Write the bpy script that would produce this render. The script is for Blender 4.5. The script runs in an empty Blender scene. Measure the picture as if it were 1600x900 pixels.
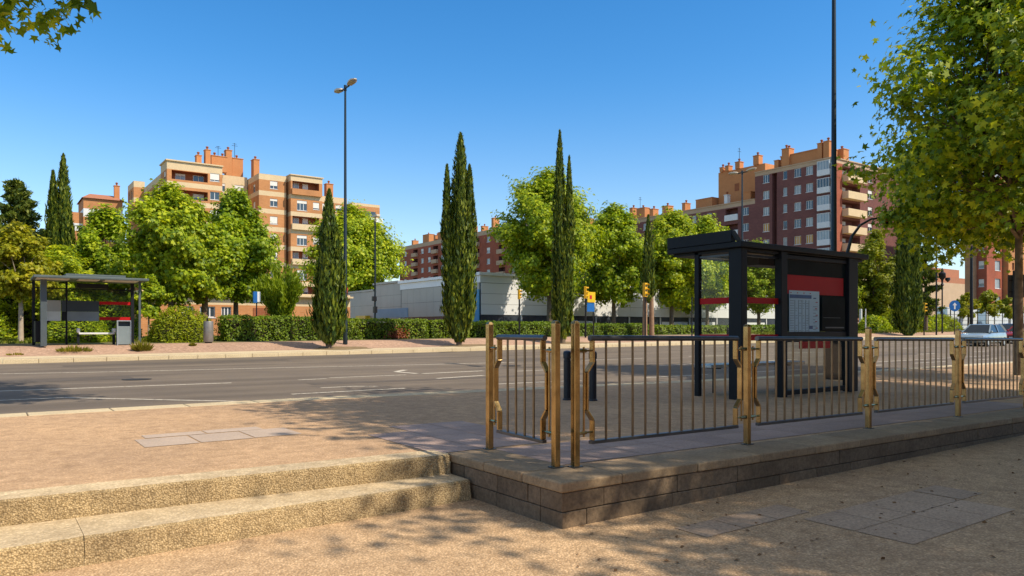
import bpy, math, random
import numpy as np
from mathutils import Vector, Matrix
R = math.radians
random.seed(7)
SC = bpy.context.scene
COL = SC.collection
PI = math.pi

# World axes: x runs along the avenue (away to the right), y runs across it (away to the left), z up.
# z = 0 is the raised pavement behind the low wall.

# ------------------------------------------------------------------ ground heights
def clamp(a, lo, hi): return lo if a < lo else hi if a > hi else a
def z_pave(x): return -.009 * clamp(x - .5, 0, 12)
def z_near(x): return z_pave(x) - .125
def z_far(x): return .015 + .0067 * (clamp(x, -45, 80) + 3)
def z_road(x, y):
    t = clamp((y - 7.85) / 17.15, 0, 1)
    return z_near(x) * (1 - t) + z_far(x) * t
def z_walk(x, y):
    w = y - 25.15
    if w < 1.85: r = .03 * w
    else:
        t = clamp((w - 1.85) / 2.5, 0, 1); t = t * t * (3 - 2 * t)
        r = .055 + .29 * t + .01 * clamp(w - 4.35, 0, 10)
    return z_far(x) + .14 + r
def z_plaza(x): return -.335 + .0015 * clamp(x, -20, 20)

# ------------------------------------------------------------------ materials
def nodes(name):
    m = bpy.data.materials.new(name); m.use_nodes = True
    nt = m.node_tree; nt.nodes.clear()
    out = nt.nodes.new('ShaderNodeOutputMaterial')
    return m, nt, out
def N(nt, typ, **kw):
    n = nt.nodes.new(typ)
    for k, v in kw.items():
        if k.startswith('i_'):
            key = k[2:]; key = int(key) if key.isdigit() else key
            n.inputs[key].default_value = v
        else: setattr(n, k, v)
    return n
def col(c): return (c[0], c[1], c[2], 1)
def ramp(nt, fac, stops):
    r = N(nt, 'ShaderNodeValToRGB')
    e = r.color_ramp.elements
    while len(e) < len(stops): e.new(.5)
    for k, (p, c) in enumerate(stops): e[k].position = p; e[k].color = col(c)
    nt.links.new(fac, r.inputs[0]); return r.outputs[0]
def noise(nt, vec, scale, detail=4, rough=.6):
    n = N(nt, 'ShaderNodeTexNoise'); n.inputs['Scale'].default_value = scale
    n.inputs['Detail'].default_value = detail; n.inputs['Roughness'].default_value = rough
    nt.links.new(vec, n.inputs['Vector']); return n.outputs[0]
def mixc(nt, fac, a, b, mode='MIX'):
    m = N(nt, 'ShaderNodeMix', data_type='RGBA', blend_type=mode)
    for s, v in ((0, fac), (6, a), (7, b)):
        if isinstance(v, (int, float)): m.inputs[s].default_value = v
        elif isinstance(v, tuple): m.inputs[s].default_value = col(v)
        else: nt.links.new(v, m.inputs[s])
    return m.outputs[2]
def position(nt, obj=False):
    if obj: return N(nt, 'ShaderNodeTexCoord').outputs['Object']
    return N(nt, 'ShaderNodeNewGeometry').outputs['Position']
def mat(name, c1, c2=None, scale=3., rough=.8, metal=0., bump=0., bscale=60., island=0., fine=0., fscale=70., obj=False, spec=.5, stretch=None):
    """mottled surface: c1/c2 mixed by noise, fine grain darkening, per-piece variation"""
    m, nt, out = nodes(name)
    p = N(nt, 'ShaderNodeBsdfPrincipled'); nt.links.new(p.outputs[0], out.inputs[0])
    p.inputs['Roughness'].default_value = rough; p.inputs['Metallic'].default_value = metal
    p.inputs['Specular IOR Level'].default_value = spec
    pos = position(nt, obj)
    if stretch:
        mp = N(nt, 'ShaderNodeMapping'); mp.inputs['Scale'].default_value = stretch
        nt.links.new(pos, mp.inputs[0]); pos = mp.outputs[0]
    if c2 is None: c2 = tuple(v * .82 for v in c1)
    c = ramp(nt, noise(nt, pos, scale), [(.3, c1), (.7, c2)])
    if island:
        g = N(nt, 'ShaderNodeNewGeometry').outputs['Random Per Island']
        k = ramp(nt, g, [(0, (1 - island,) * 3), (1, (1 + island * .6,) * 3)])
        c = mixc(nt, 1., c, k, 'MULTIPLY')
    if fine:
        k = ramp(nt, noise(nt, pos, fscale, 3, .75), [(.32, (1 - fine,) * 3), (.62, (1 + fine * .45,) * 3)])
        c = mixc(nt, 1., c, k, 'MULTIPLY')
    nt.links.new(c, p.inputs['Base Color'])
    if bump:
        b = N(nt, 'ShaderNodeBump'); b.inputs['Strength'].default_value = bump; b.inputs['Distance'].default_value = .01
        nt.links.new(noise(nt, pos, bscale, 4, .7), b.inputs['Height']); nt.links.new(b.outputs[0], p.inputs['Normal'])
    return m
def pebble(name, c1, c2, cd, size=45., contrast=.5, bump=.6, patch=.5, slab=None):
    """washed-aggregate concrete: pebbles from voronoi cells in a darker binder, large worn patches"""
    m, nt, out = nodes(name)
    p = N(nt, 'ShaderNodeBsdfPrincipled'); nt.links.new(p.outputs[0], out.inputs[0]); p.inputs['Roughness'].default_value = .85
    p.inputs['Specular IOR Level'].default_value = .25
    pos = position(nt)
    v = N(nt, 'ShaderNodeTexVoronoi', feature='F1'); v.inputs['Scale'].default_value = size; nt.links.new(pos, v.inputs['Vector'])
    cellr = N(nt, 'ShaderNodeSeparateColor'); nt.links.new(v.outputs['Color'], cellr.inputs[0])
    c = ramp(nt, cellr.outputs[0], [(0, c1), (.55, c2), (1, tuple(min(1, x * 1.25) for x in c1))])
    d = ramp(nt, v.outputs['Distance'], [(.3, (0, 0, 0)), (.75, (1, 1, 1))])
    c = mixc(nt, mixc(nt, 1., d, (contrast,) * 3, 'MULTIPLY'), c, cd)
    big = ramp(nt, noise(nt, pos, patch, 5, .62), [(.3, (.80, .79, .80)), (.68, (1.1, 1.08, 1.04))])
    c = mixc(nt, 1., c, big, 'MULTIPLY')
    mid = ramp(nt, noise(nt, pos, 6., 6, .75), [(.36, (.78, .76, .74)), (.62, (1.08, 1.08, 1.08))])
    c = mixc(nt, 1., c, mid, 'MULTIPLY')
    spot = ramp(nt, noise(nt, pos, 2.3, 3, .5), [(.66, (1, 1, 1)), (.78, (.72, .70, .68))])
    c = mixc(nt, 1., c, spot, 'MULTIPLY')
    if slab:
        br = N(nt, 'ShaderNodeTexBrick'); br.offset = 0.
        for k, vv in (('Scale', 1.), ('Mortar Size', .006), ('Mortar Smooth', .1), ('Brick Width', slab[0]), ('Row Height', slab[1])): br.inputs[k].default_value = vv
        nt.links.new(pos, br.inputs['Vector'])
        f = ramp(nt, br.outputs['Fac'], [(0, (1, 1, 1)), (1, (.6, .57, .55))])
        c = mixc(nt, 1., c, f, 'MULTIPLY')
    nt.links.new(c, p.inputs['Base Color'])
    b = N(nt, 'ShaderNodeBump'); b.inputs['Strength'].default_value = bump; b.inputs['Distance'].default_value = .008; b.invert = True
    nt.links.new(v.outputs['Distance'], b.inputs['Height']); nt.links.new(b.outputs[0], p.inputs['Normal'])
    return m
def foliage(name, dark, mid, light, trans=.35, clump=.9):
    m, nt, out = nodes(name)
    g = N(nt, 'ShaderNodeNewGeometry')
    c = ramp(nt, g.outputs['Random Per Island'], [(.0, dark), (.45, mid), (1., light)])
    oi = N(nt, 'ShaderNodeObjectInfo')
    k = ramp(nt, noise(nt, g.outputs['Position'], clump, 2, .5), [(.3, (.72, .78, .8)), (.7, (1.22, 1.16, .9))])
    c = mixc(nt, 1., c, k, 'MULTIPLY')
    k2 = ramp(nt, oi.outputs['Random'], [(0, (.88, .92, .9)), (1, (1.12, 1.05, .9))])
    c = mixc(nt, 1., c, k2, 'MULTIPLY')
    p = N(nt, 'ShaderNodeBsdfPrincipled'); p.inputs['Roughness'].default_value = .5; p.inputs['Specular IOR Level'].default_value = .3
    nt.links.new(c, p.inputs['Base Color'])
    t = N(nt, 'ShaderNodeBsdfTranslucent')
    nt.links.new(mixc(nt, 1., c, (1.5, 1.45, .6), 'MULTIPLY'), t.inputs['Color'])
    s = N(nt, 'ShaderNodeMixShader'); s.inputs[0].default_value = trans
    nt.links.new(p.outputs[0], s.inputs[1]); nt.links.new(t.outputs[0], s.inputs[2]); nt.links.new(s.outputs[0], out.inputs[0])
    return m
def glass(name, tint=(.8, .9, .88), refl=.12, alpha=.12):
    m, nt, out = nodes(name)
    t = N(nt, 'ShaderNodeBsdfTransparent'); t.inputs[0].default_value = col(tint)
    g = N(nt, 'ShaderNodeBsdfGlossy'); g.inputs['Roughness'].default_value = .03; g.inputs[0].default_value = (.9, .95, 1, 1)
    lw = N(nt, 'ShaderNodeLayerWeight'); lw.inputs[0].default_value = .5
    pw = N(nt, 'ShaderNodeMath', operation='POWER'); pw.inputs[1].default_value = 4.; nt.links.new(lw.outputs['Facing'], pw.inputs[0])
    a = N(nt, 'ShaderNodeMath', operation='MULTIPLY_ADD'); a.inputs[1].default_value = .6; a.inputs[2].default_value = refl; nt.links.new(pw.outputs[0], a.inputs[0])
    s = N(nt, 'ShaderNodeMixShader'); nt.links.new(a.outputs[0], s.inputs[0])
    nt.links.new(t.outputs[0], s.inputs[1]); nt.links.new(g.outputs[0], s.inputs[2])
    d = N(nt, 'ShaderNodeBsdfDiffuse'); d.inputs[0].default_value = (.45, .5, .5, 1)
    s2 = N(nt, 'ShaderNodeMixShader'); s2.inputs[0].default_value = alpha
    nt.links.new(s.outputs[0], s2.inputs[1]); nt.links.new(d.outputs[0], s2.inputs[2]); nt.links.new(s2.outputs[0], out.inputs[0])
    return m
def brick(name, c1, c2, mortar, scale=1., rough=.85):
    m, nt, out = nodes(name)
    p = N(nt, 'ShaderNodeBsdfPrincipled'); nt.links.new(p.outputs[0], out.inputs[0]); p.inputs['Roughness'].default_value = rough
    p.inputs['Specular IOR Level'].default_value = .2
    g = N(nt, 'ShaderNodeNewGeometry'); sx = N(nt, 'ShaderNodeSeparateXYZ'); nt.links.new(g.outputs['Position'], sx.inputs[0])
    ad = N(nt, 'ShaderNodeMath', operation='ADD'); nt.links.new(sx.outputs[0], ad.inputs[0]); nt.links.new(sx.outputs[1], ad.inputs[1])
    cx = N(nt, 'ShaderNodeCombineXYZ'); nt.links.new(ad.outputs[0], cx.inputs[0]); nt.links.new(sx.outputs[2], cx.inputs[1])
    b = N(nt, 'ShaderNodeTexBrick')
    for k, v in (('Color1', col(c1)), ('Color2', col(c2)), ('Mortar', col(mortar)), ('Scale', scale), ('Mortar Size', .012), ('Brick Width', .5), ('Row Height', .16)): b.inputs[k].default_value = v
    nt.links.new(cx.outputs[0], b.inputs['Vector'])
    k = ramp(nt, noise(nt, g.outputs['Position'], .35, 4, .6), [(.3, (.82, .82, .84)), (.7, (1.1, 1.08, 1.05))])
    nt.links.new(mixc(nt, 1., b.outputs['Color'], k, 'MULTIPLY'), p.inputs['Base Color'])
    return m

M = {}
M['pave'] = pebble('washed_pebble_paving', (.60, .405, .245), (.53, .345, .20), (.40, .26, .15), 62., .5, .5, .45)
M['plaza'] = pebble('plaza_pebble_paving', (.68, .48, .29), (.54, .36, .205), (.35, .23, .13), 66., .7, .7, .6)
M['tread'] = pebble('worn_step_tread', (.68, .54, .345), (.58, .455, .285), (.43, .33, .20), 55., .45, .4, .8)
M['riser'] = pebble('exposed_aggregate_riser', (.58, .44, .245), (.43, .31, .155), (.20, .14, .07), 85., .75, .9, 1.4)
M['slab'] = mat('grey_paving_slab', (.53, .405, .31), (.45, .345, .265), 2.5, .8, fine=.2, fscale=45, island=.1)
M['slab_mauve'] = mat('mauve_paving_slab', (.44, .315, .26), (.36, .255, .21), 2.5, .8, fine=.25, fscale=45, island=.14)
M['slab_plaza'] = mat('worn_plaza_slab', (.52, .365, .24), (.42, .29, .19), 2.0, .85, fine=.35, fscale=40, island=.12)
M['glass_tint'] = glass('tinted_shelter_glass', (.5, .55, .55), .02, .004)
M['patch'] = mat('asphalt_repair_patch', (.10, .08, .06), (.13, .10, .075), 2, .85, fine=.3, fscale=60)
M['iron'] = mat('cast_iron_cover', (.06, .05, .04), (.04, .035, .03), 8, .6, .4)
M['kerb'] = mat('pale_kerb_stone', (.68, .55, .34), (.56, .44, .27), 1.6, .85, bump=.3, fine=.25, fscale=30)
def asphalt():
    m, nt, out = nodes('worn_asphalt')
    p = N(nt, 'ShaderNodeBsdfPrincipled'); nt.links.new(p.outputs[0], out.inputs[0]); p.inputs['Roughness'].default_value = .8
    p.inputs['Specular IOR Level'].default_value = .3
    pos = position(nt)
    mp = N(nt, 'ShaderNodeMapping'); mp.inputs['Scale'].default_value = (.06, .9, 1); nt.links.new(pos, mp.inputs[0])
    c = ramp(nt, noise(nt, mp.outputs[0], 1.3, 4, .55), [(.32, (.125, .099, .074)), (.68, (.21, .166, .123))])
    k = ramp(nt, noise(nt, pos, .5, 5, .65), [(.3, (.86, .86, .87)), (.7, (1.1, 1.09, 1.07))])
    c = mixc(nt, 1., c, k, 'MULTIPLY')
    f = noise(nt, pos, 90, 2, .8)
    k = ramp(nt, f, [(.3, (.75, .75, .75)), (.66, (1.2, 1.2, 1.2))])
    c = mixc(nt, 1., c, k, 'MULTIPLY')
    nt.links.new(c, p.inputs['Base Color'])
    b = N(nt, 'ShaderNodeBump'); b.inputs['Strength'].default_value = .4; b.inputs['Distance'].default_value = .006
    nt.links.new(f, b.inputs['Height']); nt.links.new(b.outputs[0], p.inputs['Normal'])
    return m
M['asphalt'] = asphalt()
def paint():
    m, nt, out = nodes('worn_road_paint')
    p = N(nt, 'ShaderNodeBsdfPrincipled'); nt.links.new(p.outputs[0], out.inputs[0]); p.inputs['Roughness'].default_value = .7
    pos = position(nt)
    c = ramp(nt, noise(nt, pos, 14, 6, .8), [(.36, (.20, .16, .12)), (.5, (.62, .55, .44)), (.7, (.70, .63, .52))])
    nt.links.new(c, p.inputs['Base Color']); return m
M['paint'] = paint()
M['farpave'] = pebble('far_pavement_paving', (.52, .345, .24), (.45, .295, .205), (.37, .23, .16), 16., .5, .3, .35, slab=(2.4, 2.4))
M['earth'] = mat('dry_garden_earth', (.20, .15, .07), (.10, .11, .03), 1.2, .95, fine=.35, fscale=12)
M['soil'] = mat('bare_tree_pit_soil', (.30, .21, .10), (.20, .13, .06), 5, .95, fine=.4, fscale=25)
M['ground'] = mat('far_ground', (.24, .20, .13), (.16, .17, .07), .05, .95, fine=.2, fscale=2)
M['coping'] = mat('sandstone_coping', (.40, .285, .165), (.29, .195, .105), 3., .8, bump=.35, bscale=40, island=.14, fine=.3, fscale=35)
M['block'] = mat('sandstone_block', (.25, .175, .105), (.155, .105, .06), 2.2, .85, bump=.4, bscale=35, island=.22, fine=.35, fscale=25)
M['joint'] = mat('dark_mortar', (.045, .035, .025), None, 4, .95)
M['steel'] = mat('weathered_stainless_steel', (.56, .40, .19), (.32, .21, .095), 9, .24, 1., bump=.06, bscale=90, fine=.12, fscale=160)
M['rail'] = mat('grey_steel_tube', (.15, .155, .17), (.10, .105, .115), 7, .32, .85, bump=.05)
M['bar'] = mat('brown_steel_bar', (.25, .20, .145), (.17, .135, .095), 7, .3, 1.)
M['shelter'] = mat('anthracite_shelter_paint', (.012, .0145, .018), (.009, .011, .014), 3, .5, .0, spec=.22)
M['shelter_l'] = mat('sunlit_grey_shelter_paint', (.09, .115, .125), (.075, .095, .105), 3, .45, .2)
M['roofgrey'] = mat('shelter_roof_sheet', (.11, .14, .14), (.085, .11, .11), 2, .5, .2)
M['red'] = mat('red_vinyl', (.50, .010, .012), (.44, .009, .010), 4, .5, spec=.2)
M['glass'] = glass('clear_shelter_glass', (.95, .98, .96), .02, .006)
M['glass_dark'] = mat('dark_backed_glass', (.02, .032, .034), (.014, .022, .024), 2, .12, spec=.12)
M['board_dark'] = mat('dark_back_board', (.035, .055, .07), None, 2, .35)
M['board_mid'] = mat('grey_back_board', (.22, .27, .28), None, 2, .4)
M['board_pale'] = mat('soft_grey_back_board', (.38, .41, .39), None, 2, .4)
M['board_light'] = mat('pale_grey_back_board', (.62, .68, .64), None, 2, .4)
M['white'] = mat('white_paint', (.74, .75, .74), (.66, .67, .66), 3, .5, fine=.06, fscale=20)
M['poster'] = mat('pale_blue_poster_paper', (.55, .74, .84), (.50, .68, .78), 3, .45, spec=.2)
M['poster_blue'] = mat('blue_poster_print', (.03, .13, .33), None, 3, .35)
M['poster_ink'] = mat('grey_poster_ink', (.12, .22, .30), None, 3, .35)
M['poster_red'] = mat('red_poster_print', (.45, .06, .08), None, 3, .35)
M['tube_light'] = mat('translucent_lamp_cover', (.68, .64, .56), None, 3, .35)
M['bench_top'] = mat('brushed_bench_metal', (.52, .58, .64), (.46, .52, .58), 8, .3, .5)
M['pole'] = mat('dark_green_lamp_pole', (.022, .035, .042), (.016, .026, .032), 3, .4, .3)
M['black'] = mat('black_metal', (.012, .012, .014), None, 3, .4, .2)
M['lamp'] = mat('pale_luminaire_shell', (.72, .60, .44), (.62, .52, .38), 4, .5)
M['lens'] = mat('luminaire_lens', (.42, .33, .22), None, 3, .3)
M['bollard'] = mat('blue_black_bollard_paint', (.02, .026, .036), (.014, .018, .026), 5, .38, .3)
M['tl_yellow'] = mat('yellow_signal_case', (.82, .46, .01), (.74, .40, .01), 5, .5)
M['sign_blue'] = mat('blue_sign_face', (.012, .13, .42), None, 4, .4)
M['sign_red'] = mat('red_sign_face', (.55, .02, .025), None, 4, .4)
M['sign_yellow'] = mat('yellow_sign_face', (.75, .50, .01), None, 4, .4)
M['sign_back'] = mat('grey_sign_back', (.055, .058, .062), (.045, .047, .05), 3, .5, .4)
M['lens_red'] = mat('red_signal_lens', (.75, .03, .02), None, 3, .3)
M['lens_off'] = mat('dark_signal_lens', (.03, .04, .02), None, 3, .3)
M['bark'] = mat('plane_tree_bark', (.20, .145, .09), (.10, .07, .045), 6, .9, bump=.6, bscale=14, obj=True)
M['bark_tan'] = mat('tan_trunk_bark', (.30, .19, .11), (.20, .12, .07), 5, .9, bump=.6, bscale=14, obj=True)
M['bark_pale'] = mat('pale_slim_bark', (.46, .38, .28), (.36, .28, .2), 5, .9, bump=.5, bscale=14, obj=True)
M['leaf'] = foliage('plane_tree_leaves', (.09, .17, .010), (.29, .40, .014), (.50, .55, .026), .35, .8)
M['leaf_near'] = foliage('near_plane_tree_leaves', (.06, .13, .010), (.22, .34, .014), (.50, .55, .024), .28, .9)
M['leaf_yel'] = foliage('yellow_green_leaves', (.15, .19, .010), (.28, .31, .015), (.40, .38, .02), .4)
M['leaf_wil'] = foliage('feathery_light_leaves', (.15, .22, .012), (.25, .34, .02), (.34, .42, .03), .4)
M['leaf_pine'] = foliage('dark_conifer_needles', (.045, .085, .02), (.13, .18, .03), (.26, .28, .05), .2, 1.3)
M['leaf_cyp'] = foliage('cypress_sprays', (.018, .045, .010), (.075, .125, .013), (.25, .29, .03), .18, 1.6)
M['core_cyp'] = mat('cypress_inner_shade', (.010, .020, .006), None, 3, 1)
M['leaf_hedge'] = foliage('hedge_leaves', (.07, .12, .008), (.15, .23, .012), (.25, .33, .018), .32, 1.4)
M['leaf_bush'] = foliage('bright_bush_leaves', (.14, .20, .008), (.26, .33, .012), (.38, .43, .02), .35, 1.6)
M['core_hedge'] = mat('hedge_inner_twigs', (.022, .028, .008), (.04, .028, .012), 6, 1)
M['leaf_red'] = foliage('reddish_hedge_leaves', (.14, .03, .012), (.22, .05, .02), (.28, .10, .03), .3)
M['grass'] = foliage('dry_grass_blades', (.14, .14, .012), (.21, .20, .02), (.30, .26, .04), .3)
M['lawn'] = foliage('lawn_blades', (.09, .12, .01), (.15, .19, .015), (.22, .24, .03), .3)
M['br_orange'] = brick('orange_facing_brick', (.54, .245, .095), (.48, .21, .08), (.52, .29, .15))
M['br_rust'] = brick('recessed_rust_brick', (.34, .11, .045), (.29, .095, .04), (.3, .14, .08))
M['br_plum'] = brick('plum_brown_brick', (.205, .083, .072), (.165, .068, .062), (.2, .11, .10))
M['br_red'] = brick('brick_red_facing', (.36, .10, .055), (.31, .085, .05), (.33, .14, .09))
M['br_tan'] = brick('tan_brick', (.42, .25, .14), (.37, .22, .125), (.4, .26, .16))
M['cream'] = mat('cream_render', (.68, .52, .31), (.62, .47, .28), .5, .85, fine=.1, fscale=6)
M['cream_b'] = mat('pale_concrete_band', (.52, .37, .24), (.46, .32, .2), .5, .85, fine=.1, fscale=6)
M['orange_r'] = mat('orange_roof_render', (.56, .235, .085), (.50, .20, .07), .6, .85, fine=.1, fscale=6)
M['roof'] = mat('gravel_roof', (.32, .25, .19), None, 2, .9)
M['tile'] = mat('clay_roof', (.42, .17, .09), None, 2, .9)
M['frame_w'] = mat('white_window_frame', (.72, .72, .70), None, 3, .5)
M['pane'] = mat('window_pane', (.03, .045, .06), (.05, .07, .085), .7, .06, 0., spec=.8)
M['curtain_pane'] = mat('curtained_pane', (.22, .26, .28), (.36, .38, .36), 1.2, .15)
M['amber_pane'] = mat('amber_blind_pane', (.55, .30, .05), (.48, .25, .04), 2, .3)
M['shutter'] = mat('white_roller_shutter', (.74, .72, .66), (.68, .66, .60), 2, .6)
M['glaze'] = mat('gallery_glazing', (.24, .31, .36), (.36, .42, .44), .9, .12)
M['clad'] = mat('white_metal_cladding', (.84, .84, .83), (.78, .78, .78), .25, .45, .1)
M['clad_g'] = mat('grey_metal_cladding', (.47, .44, .38), (.40, .37, .32), .3, .5, .1)
M['clad_dk'] = mat('dark_plinth_glazing', (.03, .04, .055), (.07, .08, .10), .8, .15)
M['cyan'] = mat('cyan_panel', (.0, .28, .55), None, 3, .4)
M['blue_pale'] = mat('faded_blue_panel', (.16, .27, .40), (.22, .33, .44), 1, .5)
M['hoard'] = mat('white_hoarding_panel', (.62, .66, .68), (.55, .60, .64), .3, .6)
M['car_silver'] = mat('silver_blue_car_paint', (.40, .50, .55), None, 3, .22, .5)
M['car_blue'] = mat('dark_blue_car_paint', (.02, .06, .15), None, 3, .2, .4)
M['car_red'] = mat('red_car_paint', (.35, .015, .015), None, 3, .2, .3)
M['car_glass'] = mat('car_window_glass', (.015, .025, .035), None, 3, .05)
M['tyre'] = mat('tyre_rubber', (.015, .015, .015), None, 3, .8)
M['plate'] = mat('number_plate_plastic', (.7, .7, .66), None, 3, .4)
M['bin'] = mat('grey_bin_steel', (.30, .29, .27), (.24, .23, .215), 6, .45, .5)
M['debris'] = mat('dry_leaf_litter', (.22, .11, .04), (.14, .07, .025), 4, .9)

# ------------------------------------------------------------------ mesh helpers
class MB:
    def __init__(s): s.v = []; s.f = []; s.m = []
    def face(s, pts, mi=0):
        i = len(s.v); s.v += [tuple(p) for p in pts]; s.f.append(tuple(range(i, i + len(pts)))); s.m.append(mi)
    def raw(s, vs, fs, mi=0):
        i = len(s.v); s.v += [tuple(p) for p in vs]; s.f += [tuple(i + k for k in f) for f in fs]; s.m += [mi] * len(fs)
    def box(s, x0, x1, y0, y1, z0, z1, mi=0):
        s.raw([(x0, y0, z0), (x1, y0, z0), (x1, y1, z0), (x0, y1, z0), (x0, y0, z1), (x1, y0, z1), (x1, y1, z1), (x0, y1, z1)],
              [(3, 2, 1, 0), (4, 5, 6, 7), (0, 1, 5, 4), (1, 2, 6, 5), (2, 3, 7, 6), (3, 0, 4, 7)], mi); return s
    def bar(s, p0, p1, w, h, mi=0, up=(0, 0, 1)):
        """rectangular bar between two points, w across, h along up"""
        a, b = Vector(p0), Vector(p1); d = (b - a).normalized(); u = Vector(up)
        x = d.cross(u)
        if x.length < 1e-4: x = d.cross(Vector((1, 0, 0)))
        x.normalize(); y = x.cross(d)
        vs = [q + x * sx * w / 2 + y * sy * h / 2 for q in (a, b) for sx, sy in ((-1, -1), (1, -1), (1, 1), (-1, 1))]
        s.raw(vs, [(3, 2, 1, 0), (4, 5, 6, 7), (0, 1, 5, 4), (1, 2, 6, 5), (2, 3, 7, 6), (3, 0, 4, 7)], mi); return s
    def tube(s, pts, rad, n=10, mi=0, cap=True):
        pts = [Vector(p) for p in pts]
        if not isinstance(rad, (list, tuple)): rad = [rad] * len(pts)
        rings = []; ref = None
        for i, p in enumerate(pts):
            d = (pts[min(i + 1, len(pts) - 1)] - pts[max(i - 1, 0)]).normalized()
            if ref is None: ref = Vector((1, 0, 0)) if abs(d.x) < .9 else Vector((0, 1, 0))
            x = (ref - d * ref.dot(d)).normalized(); y = d.cross(x); ref = x
            rings.append([p + (x * math.cos(2 * PI * k / n) + y * math.sin(2 * PI * k / n)) * rad[i] for k in range(n)])
        vs = [q for r in rings for q in r]; fs = []
        for i in range(len(pts) - 1):
            for k in range(n):
                fs.append((i * n + k, i * n + (k + 1) % n, (i + 1) * n + (k + 1) % n, (i + 1) * n + k))
        if cap: fs.append(tuple(range(n - 1, -1, -1))); fs.append(tuple(range((len(pts) - 1) * n, len(pts) * n)))
        s.raw(vs, fs, mi); return s
    def lathe(s, prof, c=(0, 0), n=20, mi=0):
        return s.tube([(c[0], c[1], z) for r, z in prof], [r for r, z in prof], n, mi)
    def build(s, name, mats, parent=None, smooth=False, bevel=0., seg=2):
        me = bpy.data.meshes.new(name)
        me.from_pydata(s.v, [], s.f)
        if not isinstance(mats, (list, tuple)): mats = [mats]
        for m in mats: me.materials.append(M[m] if isinstance(m, str) else m)
        if len(mats) > 1: me.polygons.foreach_set('material_index', s.m)
        if smooth:
            me.polygons.foreach_set('use_smooth', [True] * len(s.f)); 
            try: me.set_sharp_from_angle(angle=R(40))
            except Exception: pass
        me.update()
        o = bpy.data.objects.new(name, me); COL.objects.link(o)
        if parent: o.parent = parent
        if bevel:
            b = o.modifiers.new('bevel', 'BEVEL'); b.width = bevel; b.segments = seg; b.limit_method = 'ANGLE'; b.angle_limit = R(40)
        return o
def tag(o, label, cat, group=None):
    o['label'] = label; o['category'] = cat
    if group: o['group'] = group
    return o
def thing(name, label, cat, loc=(0, 0, 0), rz=0., group=None):
    o = bpy.data.objects.new(name, None); COL.objects.link(o); o.empty_display_size = .3
    o.location = loc; o.rotation_euler = (0, 0, rz)
    return tag(o, label, cat, group)
def struct(o): o['kind'] = 'structure'; return o
def copy_tree(o, label=None, parent=None):
    c = o.copy(); COL.objects.link(c)
    if parent is not None: c.parent = parent
    if label: c['label'] = label
    for ch in o.children: copy_tree(ch, None, c)
    return c
def sheet(name, xs, ys, zf, m, parent=None):
    """ground sheet: one grid mesh following the height function"""
    vs = [(x, y, zf(x, y)) for y in ys for x in xs]; n = len(xs); fs = []
    for j in range(len(ys) - 1):
        for i in range(n - 1): fs.append((j * n + i, j * n + i + 1, (j + 1) * n + i + 1, (j + 1) * n + i))
    b = MB(); b.raw(vs, fs); return b.build(name, m, parent, smooth=True)
def span(a, b, n): return [a + (b - a) * i / n for i in range(n + 1)]

def settle(root):
    """children were modelled in world coordinates: bring their meshes into the thing's own frame"""
    T = Matrix.Translation(-root.location)
    def go(o):
        for ch in o.children:
            if ch.type == 'MESH': ch.data.transform(T); ch.data.update()
            go(ch)
    go(root)

# ------------------------------------------------------------------ setting: ground, road, pavements
g = sheet('ground', [-900, -300, -80, 0, 80, 200, 500, 1200, 2500], [44, 60, 90, 150, 300, 700, 2500], lambda x, y: z_far(x) + .52, 'ground'); struct(g)
xs = span(-60, -12, 6)[:-1] + span(-12, 30, 42)[:-1] + span(30, 120, 18)[:-1] + span(120, 420, 10)
g = sheet('garden_ground', xs, span(30.2, 44.2, 10), lambda x, y: z_walk(x, y) + (.0 if y < 31 else .02), 'earth'); struct(g)
road = sheet('road', xs, span(7.84, 25.02, 16), z_road, 'asphalt'); struct(road)
walk = sheet('far_pavement', xs, span(25.28, 30.3, 14), z_walk, 'farpave'); struct(walk)
plaza = sheet('plaza', span(-40, -8, 8)[:-1] + span(-8, 14, 22)[:-1] + span(14, 120, 8), [-90, -40, -20, -10, -6, -4, -2, -1, 0, .8, 1.6], lambda x, y: z_plaza(x), 'plaza'); struct(plaza)
def nose_top(x): return 1.56 + .05 * min(-x, 8.) if x < 0 else 1.56
def nose_low(x): return 1.22 - .033 * min(-x, 8.)
b = MB()
def grid(b, xs, y0f, y1f, ny, zf, mi=0):
    vs = [(x, y0f(x) + (y1f(x) - y0f(x)) * j / ny, zf(x)) for j in range(ny + 1) for x in xs]; n = len(xs)
    b.raw(vs, [(j * n + i, j * n + i + 1, (j + 1) * n + i + 1, (j + 1) * n + i) for j in range(ny) for i in range(n - 1)], mi)
grid(b, [-60, -20] + span(-10, 0, 10), lambda x: nose_top(x) + .30, lambda x: 7.41, 4, z_pave)
grid(b, [0, .47], lambda x: 1.6, lambda x: 7.41, 4, z_pave)
grid(b, [.47] + span(1, 13, 12) + [30, 120], lambda x: .47, lambda x: 7.41, 4, z_pave)
pave = struct(b.build('near_pavement', 'pave', smooth=True))
def slab_patch(parent, rects, m, zf, dz=.004):
    b = MB()
    for (cx, cy, w, h, a) in rects:
        ca, sa = math.cos(a), math.sin(a)
        pts = [(cx + x * ca - y * sa, cy + x * sa + y * ca) for x, y in ((-w / 2, -h / 2), (w / 2, -h / 2), (w / 2, h / 2), (-w / 2, h / 2))]
        b.raw([(x, y, zf(x) + dz) for x, y in pts], [(0, 1, 2, 3)])
    return b.build('slab_patch', m, parent)
slab_patch(pave, [(-1.96, 3.92, .50, .60, 0), (-1.43, 3.94, .52, .60, 0), (-.90, 3.97, .5, .62, 0), (-1.80, 4.40, .6, .26, 0), (-1.18, 4.42, .6, .26, 0)], 'slab', z_pave)
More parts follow.
